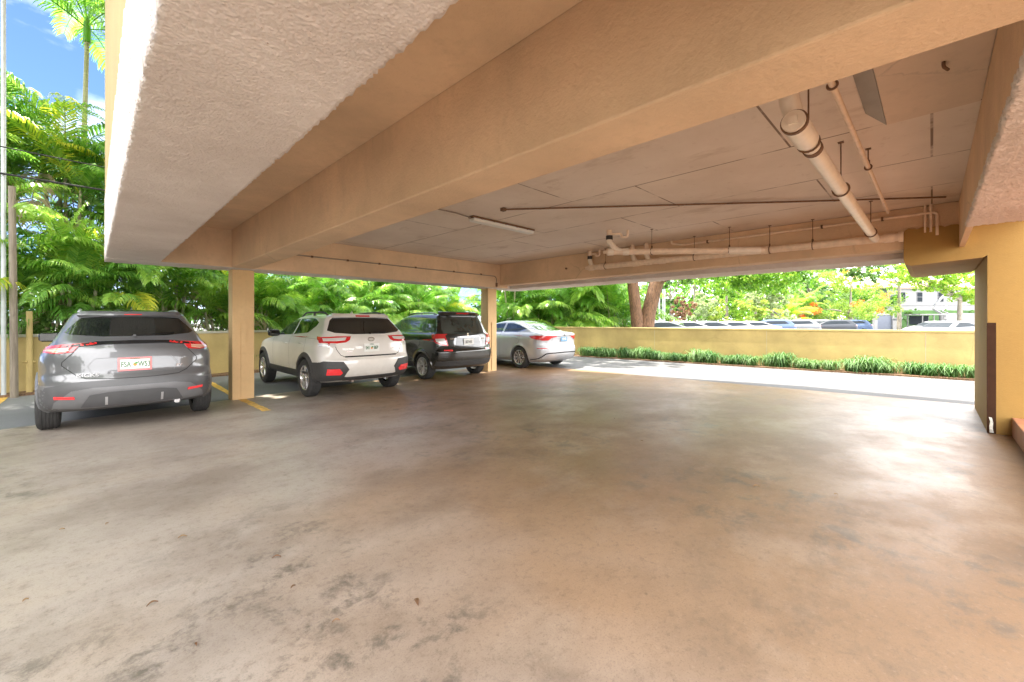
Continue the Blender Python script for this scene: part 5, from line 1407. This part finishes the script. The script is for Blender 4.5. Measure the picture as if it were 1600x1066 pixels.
tree('broadleaf_tree', 'green tree top over the middle of the parking lot', at(1405, 38), ([(0, 0, 0), (.2, 0, 3.0), (-.1, 0, 5)], [.18, .14, .1]), [(rr.x*a, rr.y*a, z, 1.1, 1.1, .7, 1) for a, z in ((-4, 6.0), (-3, 5.6), (-2, 6.4), (-1, 6.0), (0, 5.9), (1, 6.4))], 7000, .17, 'leaf_mid', seed=73)
p = at(1232, 39)
palm_clump(p.x, p.y, 'lime yellow feather palm at the back of the parking lot', 6, group='palms at the back of the parking lot', yellow=.85, hmin=.4, hmax=1.8, fs=1.25)
p = at(1258, 43)
palm_clump(p.x, p.y, 'green feather palm right behind the lime one', 5, group='palms at the back of the parking lot', yellow=.0, hmin=1.5, hmax=3.0, fs=1.2)
# thick belt of far foliage so that the lot is enclosed
pts = [(at(px, 66).x, at(px, 66).y, 4.0, 4.5, 4.5, 4.2, 1) for px in range(960, 1380, 45)]
V, F = leafcloud(pts, 26000, .5, 9)
o = mesh_np('far_wood', V, F, M['leaf_bright']); tag(o, 'far belt of bright green trees closing the parking lot', 'wood', kind='stuff')

# poles, cables, bits at the left edge
po = MB().tube([(-1.165, 12.2, -.1), (-1.165, 12.2, 9.5)], .034, 14).build('metal_pole', M['grey_pole'], smooth=True); tag(po, 'pale metal pole at the very left edge', 'pole')
po = MB().tube([(-1.02, 12.02, -.1), (-1.03, 12.04, 1.5), (-1.05, 12.04, 3.9)], [.055, .052, .048], 12).build('wooden_post', M['wood_pole'], smooth=True); tag(po, 'weathered wooden post standing against the left end of the wall', 'post')
po = MB().tube([(-.86, 12.36, -.05), (-.86, 12.36, 1.6)], .045, 12).tube([(-.95, 12.3, .62), (-.78, 12.38, .62)], .02, 8).build('downpipe', M['pale_yellow'], smooth=True); tag(po, 'short yellow painted pipe fixed to the low wall at the left', 'pipe')
for (za, zb, yy, lab) in ((4.93, 4.86, 12.0, 'thin black cable, the upper of two crossing the palms'), (4.35, 4.6, 12.1, 'thick black cable sagging below the thin one')):
    m = MB(); P = []
    for i in range(31):
        t = i/30; P.append((-9 + 22*t, yy, za + (zb - za)*t - .35*math.sin(math.pi*t)))
    m.tube(P, .012 if za > 4.9 else .02, 6); o = m.build('overhead_cable', M['cable'], smooth=True); tag(o, lab, 'cable')
for px, d, lab in ((1030, 27, 'pale slim pole left of the russet bush'), (1037, 26, 'pale thick pole right of the forked tree')):
    p = at(px, d); o = MB().tube([(p.x, p.y, 0), (p.x, p.y, 3.4)], .09 if px > 1032 else .05, 10).build('pole', M['grey_pole'], smooth=True); tag(o, lab, 'pole')
# ================================================================== FAR SIDE OF THE LOT
M['white_wall'] = m_plain('white_house_render', (.21, .21, .215), .8, var=.05, vscale=1, bmp=.05)
M['roof_tile'] = m_plain('pink_roof_tile', (.5, .3, .23), .8, var=.2, vscale=4)
M['door_blue'] = m_plain('slate_blue_door', (.10, .115, .15), .5, var=.08)
M['window_dark'] = m_plain('far_window_glass', (.012, .018, .024), .6, spec=.15)
M['hivis'] = m_plain('orange_vest', (.7, .2, .03), .8)
def framed(name, px, d, label, cat):
    r = empty(name, tuple(at(px, d)), R(-45)); tag(r, label, cat); return r
h = framed('house', 1450, 64, 'white two storey house with pink tiled roof behind the hedge', 'house')
MB().box(-6.2, 9, 0, 8, 0, 6.4).build('wall', M['white_wall'], h)
MB().box(-6.5, 9.3, -.35, 8.4, 6.4, 6.62).add([(-6.6, -.5, 6.62), (9.4, -.5, 6.62), (9.4, 8.5, 6.62), (-6.6, 8.5, 6.62), (-4, 4, 8.2), (7, 4, 8.2)], [(0, 1, 5, 4), (1, 2, 5), (2, 3, 4, 5), (3, 0, 4)]).build('roof', M['roof_tile'], h)
MB().box(-6.3, 9.1, -.10, 0, 3.85, 3.98).build('cornice', M['white_wall'], h)
for x in (-3.9, -1.3, 1.9, 5.0):
    w = MB().box(x-.48, x+.48, -.05, .01, 4.35, 5.9).build('window', M['white_wall'], h)
    MB().box(x-.40, x+.40, -.062, -.052, 4.42, 5.1).box(x-.40, x+.40, -.062, -.052, 5.16, 5.83).build('pane', M['window_dark'], w)
hg = empty('hedge', tuple(at(1455, 57)), R(-45)); tag(hg, 'tall clipped green hedge in front of the white house', 'hedge')
cl = [(x, random.uniform(-.2, .2), z, .7, .5, .5, 1) for x in np.arange(-5.6, 7.5, .55) for z in (.7, 1.6, 2.6)]
V, F = leafcloud(cl, 16000, .17, 81); mesh_np('foliage', V, F, M['leaf_mid'], hg)
MB().box(-6, 7.8, -.3, .3, 0, 2.9).build('core', M['leaf_dark'], hg)
gd = framed('garage', 1381, 56, 'slate blue garage door between white pillars', 'garage')
MB().box(-1.35, -1.0, -.2, .2, 0, 2.7).build('pillar', M['white_wall'], gd); MB().box(1.0, 1.25, -.2, .2, 0, 2.6).build('pillar', M['white_wall'], gd)
MB().box(-1.0, 1.0, 0, .1, 0, 2.25).build('door', M['door_blue'], gd); MB().box(-1.0, 1.0, -.1, .15, 2.25, 2.6).build('lintel', M['white_wall'], gd)
ww = framed('garden_wall', 1512, 50, 'plain white garden wall at the right behind the cars', 'wall')
MB().box(-2.6, 6, 0, .25, 0, 2.3).build('wall_panel', M['white_wall'], ww); MB().box(-2.7, 6, -.05, .3, 2.3, 2.4).build('coping', M['white_wall'], ww)
gp = framed('gate_post', 1402, 54, 'short white gate post in front of the hedge', 'post')
MB().box(-.3, .3, -.3, .3, 0, 1.75).box(-.36, .36, -.36, .36, 1.75, 1.9).build('post', M['white_wall'], gp)

tk = framed('bucket_truck', 1447, 37, 'small white bucket truck with folded lifting arm', 'truck')
MB().box(-1.1, .95, -.7, .7, .55, 1.05).box(.6, 1.5, -.6, .6, .55, .8).build('body', M['white_wall'], tk, bevel=.03)
MB().box(-1.25, .95, -.75, .75, 1.95, 2.05).build('roof', M['white_wall'], tk, bevel=.02)
for x, y in ((-.98, -.68), (-.98, .68), (.85, -.68), (.85, .68), (0, -.68)): MB().box(x-.03, x+.03, y-.03, y+.03, 1.0, 1.98).build('roof_post', M['white_wall'], tk)
MB().box(-.9, .8, .60, .63, 1.1, 1.9).build('windscreen', M['window_dark'], tk)
for x in (-.55, 1.15):
    for y in (-.72, .6):
        w = MB().tube([(x, y, .34), (x, y + .14, .34)], .33, 24).build('wheel', M['tyre'], tk, smooth=True)
        MB().tube([(x, y - .01, .34), (x, y, .34)], .17, 16).build('rim', M['rim_silver'], w, smooth=True)
MB().tube([(1.35, 0, .7), (1.35, 0, 2.15)], .16, 12).build('arm_base', M['white_wall'], tk, smooth=True)
MB().tube([(1.35, 0, 2.1), (.55, 0, 2.55), (1.0, 0, 3.1), (1.65, 0, 3.75)], .10, 10).build('lifting_arm', M['white_wall'], tk, smooth=True)
MB().tube([(1.9, 0, 2.15), (1.45, 0, 2.3), (2.4, 0, 3.55), (2.7, 0, 3.75)], .06, 8).build('lifting_arm', M['white_wall'], tk, smooth=True)
MB().box(1.5, 2.0, -.3, .3, .9, 1.6).build('bucket', M['white_wall'], tk, bevel=.05)

# parked cars beyond the wall: two low-detail kinds copied with other paints
def far_car(kind, loc, rz, paint, label, grp):
    rows, wb, rt, Ra = (n_rows, 2.71, .325, .37) if kind == 'sedan' else (c_rows, 2.665, .352, .405)
    c = Car('parked_car', label, 'car', loc, rows, wb, rt, .9, paint, Ra=Ra, group=grp, rz=rz, hi=False)
    if kind == 'sedan':
        c.patch('rear_window', [(-.60, 1.14), (-.42, 1.36), (.42, 1.36), (.60, 1.14)], 'R', M['window_dark'], off=.01, res=.2)
        c.patch('windscreen', [(-.62, 1.08), (-.50, 1.34), (.50, 1.34), (.62, 1.08)], 'F', M['window_dark'], off=.01, res=.2)
        for md in ('L', 'X'): c.patch('side_window', [(-.10, 1.16), (1.80, 1.07), (1.2, 1.33), (.5, 1.34)], md, M['window_dark'], off=.01, res=.2)
        for sg in (-1, 1): c.patch('tail_light', [(sg*.85, .86), (sg*.85, .97), (sg*.4, .97), (sg*.5, .9)][::sg], 'R', M['lamp_red'], off=.014, res=.2)
    else:
        c.patch('rear_window', [(-.66, 1.20), (-.58, 1.45), (.58, 1.45), (.66, 1.20)], 'R', M['window_dark'], off=.01, res=.2)
        c.patch('windscreen', [(-.66, 1.16), (-.52, 1.45), (.52, 1.45), (.66, 1.16)], 'F', M['window_dark'], off=.01, res=.2)
        for md in ('L', 'X'): c.patch('side_window', [(-.25, 1.24), (1.85, 1.13), (1.3, 1.42), (.0, 1.44)], md, M['window_dark'], off=.01, res=.2)
        for sg in (-1, 1): c.patch('tail_light', [(sg*.87, 1.0), (sg*.87, 1.12), (sg*.45, 1.12), (sg*.5, 1.02)][::sg], 'R', M['lamp_red'], off=.014, res=.2)
    for wy in (0, wb):
        for s_ in (-1, 1):
            w = MB().tube([(s_*.88, wy, rt), (s_*.66, wy, rt)], rt, 20).build('wheel', M['tyre'], c.root, smooth=True)
            MB().tube([(s_*.885, wy, rt), (s_*.87, wy, rt)], rt*.65, 14).build('rim', M['rim_silver'], w, smooth=True)
    c.place(); return c
def clone(src, loc, rz, paint, label):
    r = src.root.copy(); COL.objects.link(r); r.location = loc; r.rotation_euler = (0, 0, rz); r['label'] = label
    for ch in list(src.root.children):
        q = ch.copy(); COL.objects.link(q); q.parent = r
        if ch.name.startswith('body'):
            q.material_slots[0].link = 'OBJECT'; q.material_slots[0].material = paint
        for g2 in ch.children:
            q2 = g2.copy(); COL.objects.link(q2); q2.parent = q
    return r
def m_far(name, col, metal=0): return m_plain(name, col, .5, 0, .06, 2, spec=.3)
M['p_blue'] = m_far('navy_car_paint', (.05, .08, .15), .3); M['p_farwhite'] = m_far('white_car_paint', (.22, .22, .23), 0); M['p_farsilver'] = m_far('silver_car_paint', (.12, .13, .145), .2); M['p_farblack'] = m_far('dark_car_paint', (.03, .035, .045), .2)
G1 = 'light cars parked just beyond the driveway wall'; G2 = 'cars parked along the back of the lot'
a = far_car('sedan', at(1052, 23, 0), R(48), M['p_farsilver'], 'silver saloon roof nearest to the forked tree', G1)
for px, d, pn, lab in ((1088, 24.5, 'p_farwhite', 'white saloon roof second from the forked tree'), (1125, 26, 'p_farsilver', 'silver saloon roof third from the forked tree'), (1160, 27.5, 'p_farwhite', 'white saloon roof fourth from the forked tree'), (1192, 29, 'p_farwhite', 'white saloon roof left of the navy estate')):
    clone(a, at(px, d), R(48 + random.uniform(-2, 2)), M[pn], lab)
b = far_car('suv', at(1222, 33, 0), R(28), M['p_blue'], 'navy estate car parked left of the dark row', G2)
for px, d, pn, lab in ((1262, 34.5, 'p_farsilver', 'grey estate car with red tail light behind the wall'), (1292, 37, 'p_farwhite', 'white estate car in the middle of the dark row'), (1318, 36, 'p_farblack', 'black estate car in front of the flame tree'), (1343, 39, 'p_blue', 'dark blue estate car nearest the garage door')):
    clone(b, at(px, d), R(24 + random.uniform(-4, 4)), M[pn], lab)
clone(a, at(1500, 24), R(60), M['p_farsilver'], 'silver saloon in front of the white garden wall, nearer one')
clone(a, at(1478, 30), R(60), M['p_farwhite'], 'white saloon beside the bucket truck')
p = at(1462, 36.2)
